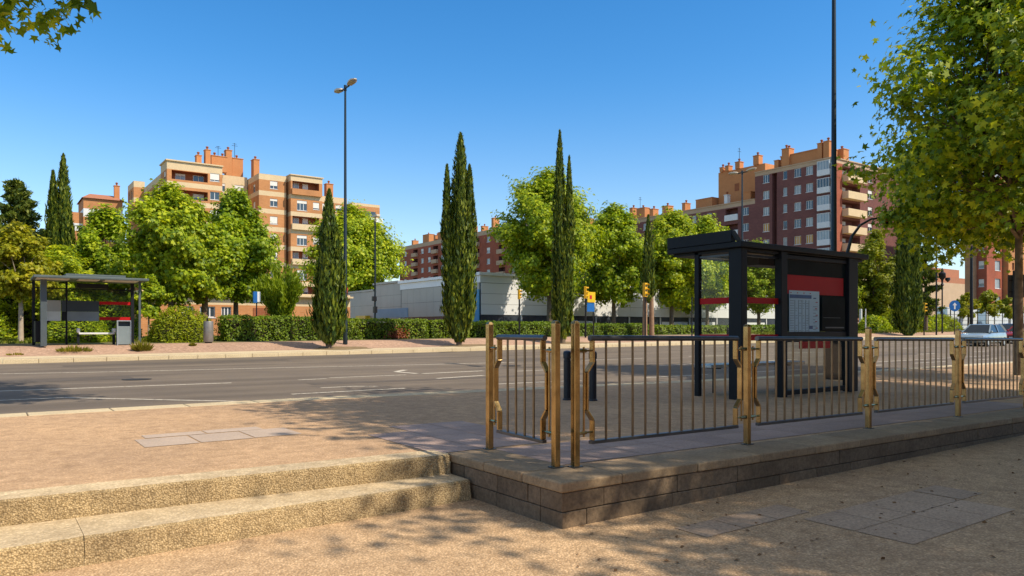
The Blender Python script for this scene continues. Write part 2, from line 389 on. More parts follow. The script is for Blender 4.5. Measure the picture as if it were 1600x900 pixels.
slab_patch(pave, [(.14 + .5 * i, 1.92 + .5 * j, .492, .492, 0) for i in range(3) for j in range(4) if not (i == 0 and j == 3)], 'slab_mauve', z_pave)
slab_patch(pave, [(.72 + .5 * i, .82 + .5 * j, .492, .492, 0) for i in range(20) for j in range(2)], 'slab_mauve', z_pave)
slab_patch(plaza, [(1.9 + .42 * i, -1.5 + .42 * j, .413, .413, 0) for i in range(4) for j in range(2)] + [(3.6, -1.08, .413, .413, 0)], 'slab_plaza', z_plaza)
slab_patch(plaza, [(.9 + .42 * i, -.62, .413, .3, 0) for i in range(3)], 'slab_plaza', z_plaza)
# kerbs: real steps of stone lengths
def kerb(name, y0, y1, zt, zb, x0, x1, L):
    b = MB(); x = x0
    while x < x1:
        l = L if x < 60 else 12; g_ = .006
        xa, xb = x + g_, min(x + l, x1) - g_
        vs = [(px, py, (zt(px) if k else zb(px) - .1)) for k in (0, 1) for px, py in ((xa, y0), (xb, y0), (xb, y1), (xa, y1))]
        b.raw(vs, [(3, 2, 1, 0), (4, 5, 6, 7), (0, 1, 5, 4), (1, 2, 6, 5), (2, 3, 7, 6), (3, 0, 4, 7)]); x += l
    return struct(b.build(name, 'kerb', bevel=.012))
kerb('near_kerb', 7.40, 7.85, lambda x: z_pave(x) + .004, z_near, -60, 120, 1.)
kerb('far_kerb', 25.0, 25.3, lambda x: z_far(x) + .142, z_far, -60, 220, 1.)
# pale strip of kerbside paving by the far kerb
b = MB(); grid(b, xs, lambda x: 25.31, lambda x: 26.5, 3, lambda x: 0)
b.v = [(x, y, z_walk(x, y) + .005) for x, y, z in b.v]
o = struct(b.build('kerbside_strip', 'kerb', walk, smooth=True))
# painted lines lie on the road
def line(pts, w=.13, name='lane_line'):
    b = MB()
    for (x0, y0), (x1, y1) in zip(pts[:-1], pts[1:]):
        n = max(1, int(abs(x1 - x0) / 2)); d = Vector((x1 - x0, y1 - y0)).normalized(); nx, ny = -d.y * w / 2, d.x * w / 2
        for k in range(n):
            xa, ya, xb, yb = x0 + (x1 - x0) * k / n, y0 + (y1 - y0) * k / n, x0 + (x1 - x0) * (k + 1) / n, y0 + (y1 - y0) * (k + 1) / n
            q = [(xa - nx, ya - ny), (xb - nx, yb - ny), (xb + nx, yb + ny), (xa + nx, ya + ny)]
            b.raw([(x, y, z_road(x, y) + .005) for x, y in q], [(0, 1, 2, 3)])
    return b.build(name, 'paint', road)
line([(-40, 20.2), (-3.1, 19.4), (-.62, 18.7), (8, 17.6), (12, 17.3)])
for x in (15, 21, 27, 33, 39, 45, 51): line([(x, 17.1), (x + 3.2, 17.0)], .11)
line([(-40, 13.9), (-3.2, 13.5), (1.1, 13.15)])
for x in (2.7, 3.6, 9.4, 15.5, 21.5, 27.5, 33.5, 39.5, 46): line([(x, 13.6 if x > 3 else 13.3), (x + (.75 if x < 3 else 2.2), 13.7 if x > 3 else 13.4)], .11)
line([(-9, 11.7), (-2.3, 11.35), (.55, 8.6)], .1)
line([(1.35, 9.85), (3.9, 10.05)], .11); line([(2.35, 10.95), (3.1, 11.0), (3.6, 10.75)], .1)
for x in (6.3, 11.2, 16, 21, 26, 31): line([(x, 10.1), (x + 2.6, 10.1)], .11)
line([(20, 8.7), (34, 8.9)], .1); line([(24, 11.2), (36, 11.4)], .1)
# turn arrow
line([(6.4, 13.9), (8.6, 14.15)], .16, 'turn_arrow'); line([(6.3, 14.0), (6.1, 14.9), (6.7, 15.5)], .18, 'turn_arrow'); line([(5.9, 12.2), (7.6, 12.6)], .14, 'turn_arrow')
# repairs, covers and gullies in the carriageway
def road_piece(name, m, cx, cy, w_, h_, dz=.003, seed=0):
    r_ = random.Random(seed); b = MB(); xs_ = span(cx - w_ / 2, cx + w_ / 2, max(1, int(w_ / .6))); lo = [cy - h_ / 2 + r_.uniform(-.03, .03) * h_ for _ in xs_]; hi = [cy + h_ / 2 + r_.uniform(-.03, .03) * h_ for _ in xs_]
    for i in range(len(xs_) - 1):
        q = [(xs_[i], lo[i]), (xs_[i + 1], lo[i + 1]), (xs_[i + 1], hi[i + 1]), (xs_[i], hi[i])]
        b.raw([(x, y, z_road(x, y) + dz) for x, y in q], [(0, 1, 2, 3)])
    return b.build(name, m, road)
for k, q in enumerate(((-3, 16.2, 5, 1.1), (7, 12.0, 9, .5), (14, 18.5, 4, 1.6), (19, 9.4, 3.5, .9), (30, 14, 8, 1.0), (2, 22.5, 7, .8))): road_piece('repair_patch', 'patch', *q, seed=k)
for k, q in enumerate(((13.6, 24.75, .8, .42), (-6, 24.75, .7, .4), (3.2, 8.05, .7, .35), (21, 8.05, .7, .35))): road_piece('gully_grate', 'iron', *q, dz=.006, seed=k)
def round_cover(cx, cy, r):
    b = MB(); n = 24; b.face([(cx + r * math.cos(2 * PI * k / n), cy + r * math.sin(2 * PI * k / n), z_road(cx, cy) + .006) for k in range(n)]); b.build('manhole_cover', 'iron', road)
for q in ((-.5, 15.4, .33), (10.8, 15.8, .33), (24, 12.4, .33)): round_cover(*q)
# tree pits of bare soil on the far pavement
def blob_patch(parent, cx, cy, rx, ry, m, zf, dz, name='soil_patch', seed=1):
    r_ = random.Random(seed); n = 22; b = MB()
    ph = [r_.uniform(0, 6) for _ in range(3)]
    pts = []
    for k in range(n):
        a = 2 * PI * k / n; q = 1 + .16 * math.sin(2 * a + ph[0]) + .1 * math.sin(5 * a + ph[1]) + r_.uniform(-.05, .05)
        pts.append((cx + rx * q * math.cos(a), cy + ry * q * math.sin(a)))
    vs = [(cx, cy, zf(cx, cy) + dz + .01)] + [(x, y, zf(x, y) + dz) for x, y in pts]
    b.raw(vs, [(0, 1 + k, 1 + (k + 1) % n) for k in range(n)])
    return b.build(name, m, parent)
for k, (x, y) in enumerate(((8.9, 27), (15.6, 27), (22.2, 27))): blob_patch(walk, x + .6, y - .1, 1.5, .8, 'soil', z_walk, .012, seed=k)

# ------------------------------------------------------------------ steps
def step_block(name, x0, x1, nose, foot, back, zt, zb, parent, first):
    """one step made of cast lengths with open joints and chipped nosings"""
    r_ = random.Random(5 + int(abs(zt) * 100)); b = MB(); xe = x1
    L = first
    while xe > x0:
        xa = xe - L; xs_ = span(xa + .0012, xe - .0012, max(2, int(L / .05))); rows = []; dz = r_.uniform(-.0015, .0015); ch = 0.
        for x in xs_:
            j = r_.uniform(-.005, .005); j2 = r_.uniform(-.004, .004); ch = max(0, ch * .5 + (r_.uniform(0, .022) if r_.random() < .07 else 0))
            z_ = zt + dz
            rows.append([(x, back(x), z_), (x, nose(x) + .09, z_ + j2 * .3), (x, nose(x) + .02 + j + ch, z_ - .002 + j2 * .4), (x, nose(x) + j * .6 + ch * .3, z_ - .016 + j2 - ch), (x, foot(x) + j * .5, zb)])
        n = 5; vs = [p for r in rows for p in r]
        for k in range(n - 1):
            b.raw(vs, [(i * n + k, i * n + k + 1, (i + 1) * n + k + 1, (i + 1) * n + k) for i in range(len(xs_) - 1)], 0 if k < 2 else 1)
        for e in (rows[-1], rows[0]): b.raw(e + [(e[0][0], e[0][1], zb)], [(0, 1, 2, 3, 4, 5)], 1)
        xe = xa; L = r_.uniform(1.3, 1.6)
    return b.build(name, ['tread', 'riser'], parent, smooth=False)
st = thing('concrete_steps', 'two broad sunlit exposed-aggregate steps leading up from the plaza', 'steps', (-3, 1.3, -.335))
step_block('step', -14, -.035, nose_top, lambda x: nose_top(x) - .02, lambda x: nose_top(x) + .305, .006, -.17, st, .9)
step_block('step', -14, -.035, nose_low, lambda x: nose_low(x) - .04, lambda x: nose_top(x) + .1, -.165, -.36, st, 1.35)
settle(st)

# ------------------------------------------------------------------ low wall with coping
wall = thing('low_wall', 'low dark stone block wall with tan coping carrying the railing', 'wall', (0, 0, -.335))
rw = random.Random(11)
b = MB(); b.box(.012, 60, .012, .3, -.75, -.075); b.box(.012, .3, .3, 1.62, -.6, -.075)
b.v = [(x, y, z + (z_pave(x) if z > -.1 else 0)) for x, y, z in b.v]; 
# backing follows the slope
b = MB()
for xa, xb in zip([.012] + span(2, 14, 6), span(2, 14, 6) + [60]):
    b.raw([(xa, .014, -.75), (xb, .014, -.75), (xb, .3, -.75), (xa, .3, -.75), (xa, .014, z_pave(xa) - .075), (xb, .014, z_pave(xb) - .075), (xb, .3, z_pave(xb) - .075), (xa, .3, z_pave(xa) - .075)],
          [(4, 5, 6, 7), (0, 1, 5, 4), (1, 2, 6, 5), (2, 3, 7, 6), (3, 0, 4, 7)])
b.box(.014, .3, .3, 1.62, -.6, -.075)
b.build('mortar_core', 'joint', wall)
b = MB()
def hexa(b, xa, xb, ya, yb, zt, zb):
    b.raw([(x, y, (zt(x) if k else zb(x))) for k in (0, 1) for x, y in ((xa, ya), (xb, ya), (xb, yb), (xa, yb))],
          [(3, 2, 1, 0), (4, 5, 6, 7), (0, 1, 5, 4), (1, 2, 6, 5), (2, 3, 7, 6), (3, 0, 4, 7)])
for za, zb_ in ((-.074, -.212), (-.218, -.46)):
    x = 0.
    first = True
    while x < 60:
        l = (.42 if za > -.1 else .24) if first else rw.uniform(.55, 1.05); first = False
        if x > 16: l = 4
        j = rw.uniform(-.004, .005)
        hexa(b, x + .003, x + l - .003, 0 + j, .26, lambda q: z_pave(q) + za, lambda q: z_pave(q) + zb_)
        x += l
    y = .003 + .26
    ls = (.16, .42, .52, .5) if za > -.1 else (.6, .5, .5)
    for l in ls:
        if y > 1.58: break
        l = min(l, 1.61 - y); j = rw.uniform(-.004, .005)
        hexa(b, 0 + j, .26, y + .003, y + l - .003, lambda q: za, lambda q: zb_); y += l
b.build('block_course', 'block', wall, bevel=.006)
b = MB(); x = -.014; first = True
while x < 60:
    l = .62 if first else rw.uniform(.8, 1.1)
    if x > 16: l = 4
    hexa(b, x + .002, x + l - .002, -.014 + (0 if first else rw.uniform(-.004, .004)), .485, lambda q: z_pave(q) + .008, lambda q: z_pave(q) - .07); x += l; first = False
y = .487
for l in (.55, .6):
    hexa(b, -.014, .475, y + .002, y + l - .002, lambda q: .008, lambda q: -.07); y += l
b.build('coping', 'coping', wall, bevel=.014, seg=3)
settle(wall)

# ------------------------------------------------------------------ railings
def post(b, x, y, z):
    w = .028
    b.box(x - w, x + w, y - w, y + w, z, z + 1.185)
    b.raw([(x + sx * w, y + sy * w, z + 1.185) for sx, sy in ((-1, -1), (1, -1), (1, 1), (-1, 1))] + [(x + sx * w * .55, y + sy * w * .55, z + 1.203) for sx, sy in ((-1, -1), (1, -1), (1, 1), (-1, 1))],
          [(0, 1, 5, 4), (1, 2, 6, 5), (2, 3, 7, 6), (3, 0, 4, 7), (4, 5, 6, 7)])
def rail_panel(root, p0, p1, nb):
    a, c = Vector(p0), Vector(p1); d = (c - a); L = d.length; d.normalize(); Z = Vector((0, 0, 1)); side = Vector((d.y, -d.x, 0)).normalized()
    P = lambda s, z: a + d * s + Z * z
    s0, s1 = .185, L - .185
    b = MB(); b.tube([P(s0 - .03, 1.06), P(s1 + .03, 1.06)], .0245, 14)
    pn = b.build('panel', 'rail', root, smooth=True)
    b = MB(); b.bar(P(s0 - .022, .19), P(s1 + .022, .19), .045, .028); b.build('bottom_rail', 'rail', pn, bevel=.003)
    for k in range(nb):
        s = s0 + (s1 - s0) * (k + 1) / (nb + 1)
        b = MB(); b.tube([P(s, .205), P(s, 1.04)], .0105, 8, cap=False); b.build('bar', 'bar', pn, smooth=True)
    for s, sg in ((s0, -1), (s1, 1)):
        b = MB(); o_ = sg * .068; w, t = .05, .02
        pts = [(s, 1.04), (s, .855), (s + o_, .775), (s + o_, .46), (s, .375), (s, .205)]
        for (sa, za), (sb, zb_) in zip(pts[:-1], pts[1:]):
            b.bar(P(sa, za), P(sb, zb_), w, t, up=tuple(d))
        b.build('stile', 'steel', pn, bevel=.003)
        sp = (0.03 if sg < 0 else L - .03); sm = (.092 if sg < 0 else L - .092)
        b = MB(); b.tube([P(sm - .0 , .24), P(sm, .985)], .009, 8)
        for z in (.955, .275):
            b.tube([P(sp, z), P(s - sg * .0, z)], .0085, 8)
            b.tube([P(sp - sg * .085, z), P(sp - sg * .0, z)], .017, 8)
        b.build('hinge_rod', 'steel', pn, smooth=True)
def railing(label, pts, bars):
    x, y = pts[0]; root = thing('metal_railing', label, 'railing', (x, y, z_pave(x)))
    Z = lambda x: z_pave(x) + .008
    for x, y in pts:
        b = MB(); post(b, x, y, Z(x)); pt = b.build('post', 'steel', root, bevel=.006)
        b = MB(); b.box(x - .05, x + .05, y - .042, y + .042, Z(x), Z(x) + .008)
        for sx in (-1, 1): b.lathe([(.007, Z(x) + .008), (.007, Z(x) + .016)], (x + sx * .041, y), 8)
        b.build('base_plate', 'rail', pt)
    for (p, q), n in zip(zip(pts[:-1], pts[1:]), bars): rail_panel(root, (p[0], p[1], Z(p[0])), (q[0], q[1], Z(q[0])), n)
    settle(root); return root
railing('long railing of bare metal barred panels along the wall beside the shelter', [(.487, .42), (2.75, .435), (5.05, .45), (7.35, .455), (9.6, .455), (11.85, .455)], [11, 12, 12, 13, 13])
railing('short single-panel barred metal railing at the end of the wall by the steps', [(.345, .50), (.415, 1.58)], [4])

# ------------------------------------------------------------------ near bus shelter
def near_shelter():
    x0, x1, y0, y1 = 6.85, 10.85, 3.62, 5.28
    zg = z_pave(8.5)
    root = thing('bus_shelter', 'dark bus shelter with timetable panel and red bands behind the railing', 'bus shelter', (8.7, 4.4, zg))
    zr = zg + 2.60
    b = MB(); b.box(x0, x1, y0, y1, zr, zr + .10); rf = b.build('roof', 'shelter', root, bevel=.012)
    b = MB(); b.box(x0 - .015, x0 + .1, y0 + .20, y1 - .02, zr + .103, zr + .30)
    b.raw([(x0 - .01, y0 + .2, zr + .30), (x0 + .09, y0 + .2, zr + .30), (x0 + .09, y0 + .06, zr + .103), (x0 - .01, y0 + .06, zr + .103), (x0 - .01, y0 + .2, zr + .24), (x0 + .09, y0 + .2, zr + .24), (x0 + .09, y0 + .10, zr + .103), (x0 - .01, y0 + .10, zr + .103)],
          [(0, 1, 2, 3), (4, 5, 6, 7), (0, 3, 7, 4), (1, 2, 6, 5)])
    b.build('raised_fascia', 'shelter', rf)
    b = MB(); b.box(x0 + .1, x1 - .1, y0 + .08, y1 - .08, zr - .05, zr - .004); b.build('ceiling_frame', 'shelter', rf)
    for xa in (7.2, 8.5, 9.6):
        b = MB(); b.box(xa, xa + .85, y0 + .22, y0 + .36, zr - .11, zr - .053); b.build('ceiling_lamp', 'tube_light', rf, bevel=.02)
    for xa in (7.3, 8.6):
        b = MB(); b.box(xa, xa + .9, y1 - .55, y1 - .5, zr - .075, zr - .053); b.build('ceiling_lamp', 'tube_light', rf, bevel=.01)
    b = MB(); b.box(8.0, 10.4, y0 + .5, y0 + .9, zr - .21, zr - .05); b.build('beam_box', 'shelter', rf, bevel=.01)
    b = MB(); b.box(6.93, 7.09, 3.68, 3.95, zg, zr); b.build('main_post', 'shelter', root, bevel=.012)
    b = MB(); b.box(6.95, 7.04, 4.62, 4.72, zg, zr); b.build('end_post', 'shelter', root, bevel=.008)
    # end wall glass between posts, red bands stuck on
    b = MB(); b.face([(6.99, 3.955, zg + .2), (6.99, 4.615, zg + .2), (6.99, 4.615, zr - .12), (6.99, 3.955, zr - .12)]); gl = b.build('glass_panel', 'glass', root)
    for za in (1.02, 1.66):
        b = MB(); b.box(6.98, 6.984, 3.955, 4.615, zg + za, zg + za + .105); b.build('red_band', 'red', gl)
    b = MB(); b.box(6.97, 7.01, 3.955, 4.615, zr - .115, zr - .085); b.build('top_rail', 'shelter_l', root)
    # back wall glass bay
    b = MB(); b.face([(7.095, 3.74, zg + .2), (8.02, 3.74, zg + .2), (8.02, 3.74, zr - .14), (7.095, 3.74, zr - .14)]); gl = b.build('glass_panel', 'glass', root)
    for za in (1.02, 1.66):
        b = MB(); b.box(7.095, 8.02, 3.728, 3.733, zg + za, zg + za + .105); b.build('red_band', 'red', gl)
    b = MB(); b.box(7.095, 8.02, 3.72, 3.76, zr - .135, zr - .10); b.build('top_rail', 'shelter', root)
    # information cabinet with poster and red header
    b = MB(); b.box(8.02, 8.20, 3.66, 3.80, zg, zr); b.box(10.2, 10.52, 3.66, 3.80, zg, zr); b.box(8.2, 10.2, 3.70, 3.78, zg + .98, zg + 1.17); b.box(8.2, 10.2, 3.70, 3.78, zg + .03, zg + .12)
    b.box(8.2, 10.2, 3.70, 3.78, zr - .12, zr - .02)
    cab = b.build('information_cabinet', 'shelter', root, bevel=.008)
    b = MB(); b.face([(8.203, 3.74, zg + .125), (10.197, 3.74, zg + .125), (10.197, 3.74, zg + .975), (8.203, 3.74, zg + .975)]); b.build('lower_glass', 'glass_tint', cab)
    b = MB(); b.box(8.203, 10.197, 3.735, 3.75, zg + 1.173, zr - .123); b.build('back_glass', 'glass_dark', cab)
    b = MB(); b.box(8.23, 10.1, 3.722, 3.731, zg + 1.86, zg + 2.2); b.build('red_header', 'red', cab)
    b = MB(); b.box(8.6, 9.6, 3.69, 3.697, zg + .86, zg + .99); b.build('red_sticker', 'red', cab)
    px0, px1, pz0, pz1 = 8.33, 9.27, zg + 1.05, zg + 1.92
    b = MB(); b.box(px0, px1, 3.712, 3.72, pz0, pz1); po = b.build('timetable_poster', 'poster', cab)
    b = MB(); b.box(px0 + .01, px0 + .68, 3.706, 3.711, pz1 - .14, pz1 - .075); b.box(px0 + .62, px0 + .72, 3.706, 3.711, pz0 + .17, pz0 + .23); b.box(px0 + .75, px0 + .83, 3.706, 3.711, pz1 - .14, pz1 - .12); b.build('poster_print', 'poster_blue', po)
    b = MB(); rr = random.Random(3)
    for k in range(5): b.box(px0 + .16 + .11 * k, px0 + .166 + .11 * k, 3.707, 3.711, pz0 + .12, pz1 - .17)
    for k in range(13):
        z = pz0 + .14 + k * .045; b.box(px0 + .02, px0 + .13, 3.707, 3.711, z, z + .006)
        for q in range(4):
            if rr.random() < .7: b.box(px0 + .19 + .11 * q, px0 + .19 + .11 * q + rr.uniform(.02, .07), 3.707, 3.711, z, z + .007)
    for k in range(9): b.box(px0 + .74, px0 + .74 + rr.uniform(.06, .14), 3.707, 3.711, pz0 + .1 + .06 * k, pz0 + .108 + .06 * k)
    b.box(px0 + .15, px0 + .73, 3.707, 3.711, pz0 + .065, pz0 + .09)
    b.build('poster_print', 'poster_ink', po)
    b = MB()
    for k in range(6): b.box(px0 + .80 + .02 * (k % 2), px0 + .86 + .02 * (k % 2), 3.707, 3.711, pz0 + .06 + .12 * k, pz0 + .075 + .12 * k)
    for k in range(4): b.box(px0 + .03 + .2 * k, px0 + .06 + .2 * k, 3.707, 3.711, pz1 - .05, pz1 - .035)
    b.build('poster_print', 'poster_red', po)
    b = MB(); b.box(9.34, 10.12, 3.70, 3.712, zg + 1.20, zg + 1.82); b.build('display_pane', 'glass_dark', cab)
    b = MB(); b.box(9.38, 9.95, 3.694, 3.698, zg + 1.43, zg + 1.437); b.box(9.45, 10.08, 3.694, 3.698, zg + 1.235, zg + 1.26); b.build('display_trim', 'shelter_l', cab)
    # side wing on the far end
    b = MB(); b.box(10.43, 10.49, 3.82, 4.3, zg + .2, zr - .1); b.build('side_panel', 'shelter', root)
    settle(root)
    bench = thing('bench', 'blue-grey metal bench inside the dark bus shelter', 'bench', (8.5, 4.55, zg))
    b = MB(); b.box(7.40, 10.35, 4.70, 5.15, zg + .50, zg + .56); b.build('seat', 'bench_top', bench, bevel=.01)
    for xa in (7.75, 9.95):
        b = MB(); b.box(xa, xa + .04, 4.93, 4.97, zg, zg + .498); b.box(xa - .005, xa + .045, 4.80, 5.10, zg + .47, zg + .497); b.build('leg', 'shelter', bench)
    settle(bench)
    b = MB()
near_shelter()

# ------------------------------------------------------------------ bollards, near lamp post, sign seen from behind
def bollard(x, y, label):
    z = z_pave(x); root = thing('bollard', label, 'bollard', (x, y, z), group='dark bollards on the near pavement')
    b = MB(); b.lathe([(.062, 0), (.062, .66), (.055, .665), (.055, .69), (.068, .695), (.07, .78), (.06, .81), (.02, .825)], n=20); b.build('body', 'bollard', root, smooth=True)
    b = MB(); b.lathe([(.078, 0), (.076, .02), (.064, .03)], n=20); b.build('foot_ring', 'bollard', root, smooth=True)
    return root
bollard(4.43, 5.26, 'dark bollard standing in plain view between the two corner railing posts')
bollard(4.72, 4.95, 'dark bollard mostly hidden behind the corner railing post')
def lamp_post(x, y, zb, H, label, rad=.085, arms=True, base=True, scale=1.):
    root = thing('street_lamp', label, 'street lamp', (x, y, zb), group='tall double-headed street lamps')
    b = MB(); b.tube([(0, 0, 0), (0, 0, 1.2), (0, 0, 1.25), (0, 0, H)], [rad * 1.25, rad * 1.2, rad, rad * .55], 14); b.build('pole', 'pole', root, smooth=True)
    b = MB(); b.tube([(0, -.42, H - .08), (0, .42, H - .08)], .04, 10); b.tube([(0, 0, H - .2), (0, 0, H + .06)], rad * .8, 12); b.build('cross_arm', 'pole', root, smooth=True)
    for sg in (-1, 1):
        b = MB(); y0, y1 = sg * .36, sg * 1.16
        prof = [(0, .05, .04), (.12, .12, .075), (.4, .17, .10), (.72, .17, .085), (1, .07, .03)]
        rings = []
        for t, w, h in prof:
            yy = y0 + (y1 - y0) * t; zz = H - .06 + .09 * t
            rings.append([(-w, yy, zz), (-w * .85, yy, zz + h), (0, yy, zz + h * 1.3), (w * .85, yy, zz + h), (w, yy, zz)])
        n = 5; vs = [p for r in rings for p in r]
        fs = [(i * n + k, i * n + (k + 1) % n, (i + 1) * n + (k + 1) % n, (i + 1) * n + k) for i in range(4) for k in range(n)] + [tuple(range(n)), tuple(range(4 * n, 5 * n))]
        b.raw(vs, fs); hd = b.build('lamp_head', 'lamp', root, smooth=True)
        b = MB(); ya, yb = y0 + (y1 - y0) * .2, y0 + (y1 - y0) * .85
        b.raw([(-.13, ya, H - .055), (.13, ya, H - .055), (.13, yb, H - .0), (-.13, yb, H - .0), (-.1, ya, H - .085), (.1, ya, H - .085), (.1, yb, H - .04), (-.1, yb, H - .04)],
              [(4, 5, 6, 7), (0, 1, 5, 4), (1, 2, 6, 5), (2, 3, 7, 6), (3, 0, 4, 7)]); b.build('lens', 'lens', hd)
    return root
lamp_post(15.57, 7.2, z_pave(12), 12.3, 'thick dark lamp post rising behind the near bus shelter and out of the top')
lamp_post(10.2, 28.3, z_walk(10.2, 28.3), 12.0, 'tall double-headed street lamp beside the leftmost cypress of the far pavement')
lamp_post(40.3, 29, z_walk(40, 29), 11.6, 'thin distant double-headed street lamp in front of the plum brick block')

def traffic_head(parent, x, y, z, face=(-1, 0), case='tl_yellow', lit=None, sc=1.):
    """three-lens signal: case, visors, lenses looking along face"""
    fx, fy = face; sx, sy = -fy, fx
    Pt = lambda a, o, h: (x + fx * o * sc + sx * a * sc, y + fy * o * sc + sy * a * sc, z + h * sc)
    b = MB(); vs = [Pt(a, o, h) for h in (0, .9) for a, o in ((-.14, -.1), (.14, -.1), (.14, .1), (-.14, .1))]
    b.raw(vs, [(3, 2, 1, 0), (4, 5, 6, 7), (0, 1, 5, 4), (1, 2, 6, 5), (2, 3, 7, 6), (3, 0, 4, 7)]); hd = b.build('signal_head', case, parent, bevel=.02)
    for k in range(3):
        h = .15 + .3 * k; b = MB(); n = 14
        r0 = [Pt(.105 * math.cos(2 * PI * i / n), .103, h + .105 * math.sin(2 * PI * i / n)) for i in range(n)]
        b.face(r0); b.build('lens', 'lens_red' if lit == k else 'lens_off', hd)
        b = MB()
        top = [(math.cos(PI * i / 8 - PI * .0), math.sin(PI * i / 8)) for i in range(9)]
        for (c0, s0_), (c1, s1_) in zip(top[:-1], top[1:]):
            b.raw([Pt(.115 * c0, .1, h + .115 * s0_), Pt(.115 * c1, .1, h + .115 * s1_), Pt(.12 * c1, .27, h + .1 * s1_), Pt(.12 * c0, .27, h + .1 * s0_)], [(0, 1, 2, 3)])
        b.build('visor', case, hd)
    return hd
# mast-arm signal by the near lamp post, arm curving up into the plane tree
x, y = 16.1, 7.15
tl = thing('traffic_light', 'dark mast-arm traffic light curving up into the near plane tree, red lens', 'traffic light', (x, y, z_pave(12)))
zz = z_pave(12)
b = MB(); b.tube([(x, y, zz), (x, y, zz + 2.6), (x + .02, y, zz + 3.3)], [.085, .075, .07], 12)
b.tube([(x + .02, y, zz + 3.3), (x + .25, y - .02, zz + 3.85), (x + .65, y - .04, zz + 4.2), (x + 1.2, y - .06, zz + 4.42), (x + 1.75, y - .08, zz + 4.5)], [.05, .042, .036, .03, .026], 10); b.build('mast', 'pole', tl, smooth=True)
traffic_head(tl, x + 1.95, y - .1, zz + 4.22, (-.75, -.66), 'black', lit=1, sc=.5); settle(tl)
# square sign panel seen from behind, right edge
x, y = 20.8, 4.75; zz = z_pave(12)
sg = thing('road_sign', 'dark square back of a road sign on two posts at the right edge', 'road sign', (x, y, zz))
b = MB(); d = Vector((.6, -.8, 0)); 
for s in (-.02, .5):
    p = Vector((x, y, 0)) + d * s; b = MB(); b.tube([(p.x, p.y, zz), (p.x, p.y, zz + 2.95)], .028, 8); b.build('post', 'black', sg, smooth=True)
q0 = Vector((x, y, zz)) + d * -.15 + Vector((.05, .04, 0)); b = MB()
b.bar(q0 + Vector((0, 0, 2.5)), q0 + d * .8 + Vector((0, 0, 2.5)), .03, .66); b.build('panel', 'sign_back', sg, bevel=.012)
for h in (2.33, 2.66):
    b = MB(); b.bar(q0 + d * .02 + Vector((-.03, -.02, h)), q0 + d * .78 + Vector((-.03, -.02, h)), .03, .04); b.build('bracket', 'black', sg)
settle(sg)

# ------------------------------------------------------------------ foliage
STAR = np.array([(math.cos(a) * r, math.sin(a) * r, z) for a, r, z in
    [(R(90), .62, -.05), (R(62), .26, .03), (R(28), .54, -.06), (R(2), .24, .03), (R(-35), .42, -.08), (R(-90), .20, .05), (R(215), .42, -.08), (R(178), .24, .03), (R(152), .54, -.06), (R(118), .26, .03)]])
DIAM = np.array([(0, -.5, -.05), (.36, -.05, .05), (0, .5, -.05), (-.36, .05, .05)])
LOBE = np.array([(0, -.5, -.04), (.4, -.25, .03), (.32, .2, -.05), (.0, .55, .02), (-.36, .22, -.03), (-.38, -.2, .04)])
SPRAY = np.array([(0, -.5, 0), (.5, -.1, .15), (0, .5, -.05), (-.5, -.1, .15)])
def unit(a): return a / np.maximum(np.linalg.norm(a, axis=1, keepdims=True), 1e-6)
def leaves(name, C, Nn, size, tpl, m, parent=None, D=None, width=None, rng=None):
    """one mesh of many small leaf faces; D = long-axis direction (else random roll), width = cross size"""
    n = len(C); k = len(tpl); rng = rng or np.random.default_rng(1)
    Nn = unit(Nn)
    if D is None:
        t = unit(rng.normal(size=(n, 3))); X = unit(np.cross(Nn, t)); Y = np.cross(Nn, X)
    else:
        Y = unit(D); X = unit(np.cross(Y, Nn)); Nn = np.cross(X, Y)
    size = np.broadcast_to(np.asarray(size, float), (n,)); w = size if width is None else np.broadcast_to(np.asarray(width, float), (n,))
    V = (C[:, None, :] + tpl[None, :, 0, None] * (X * w[:, None])[:, None, :] + tpl[None, :, 1, None] * (Y * size[:, None])[:, None, :]
         + tpl[None, :, 2, None] * (Nn * w[:, None])[:, None, :]).reshape(-1, 3)
    me = bpy.data.meshes.new(name)
    me.vertices.add(n * k); me.vertices.foreach_set('co', V.ravel().astype(np.float32))
    me.loops.add(n * k); me.loops.foreach_set('vertex_index', np.arange(n * k, dtype=np.int32))
    me.polygons.add(n); me.polygons.foreach_set('loop_start', np.arange(0, n * k, k, dtype=np.int32))
    try: me.polygons.foreach_set('loop_total', np.full(n, k, dtype=np.int32))
    except Exception: pass
    me.materials.append(M[m]); me.update(calc_edges=True); me.validate()
    o = bpy.data.objects.new(name, me); COL.objects.link(o)
    if parent: o.parent = parent
    return o
def clumps(rng, cen, rad, per, flat=.8, up=.7, outc=None, tight=.46):
    """leaf centres and normals spread through clumps"""
    Cs, Ns = [], []
    for c, r in zip(cen, rad):
        k = max(6, int(per * r * r)); d = np.clip(rng.normal(size=(k, 3)), -1.9, 1.9) * tight * np.array([1, 1, flat]) * r
        ax = (c - outc) if outc is not None else rng.normal(size=3)
        ax = ax / max(1e-6, np.linalg.norm(ax)) + rng.normal(size=3) * .35 + np.array([0, 0, .35]); ax /= np.linalg.norm(ax)
        al = d @ ax; p = d * .86 + ax[None, :] * (al * .75)[:, None]; d = unit(d)
        Cs.append(c + p); nn = d * .7 + rng.normal(size=(k, 3)) * .5; nn[:, 2] += up
        if outc is not None: nn += unit((c - outc)[None, :]) * .4
        Ns.append(nn)
    return np.concatenate(Cs), np.concatenate(Ns)
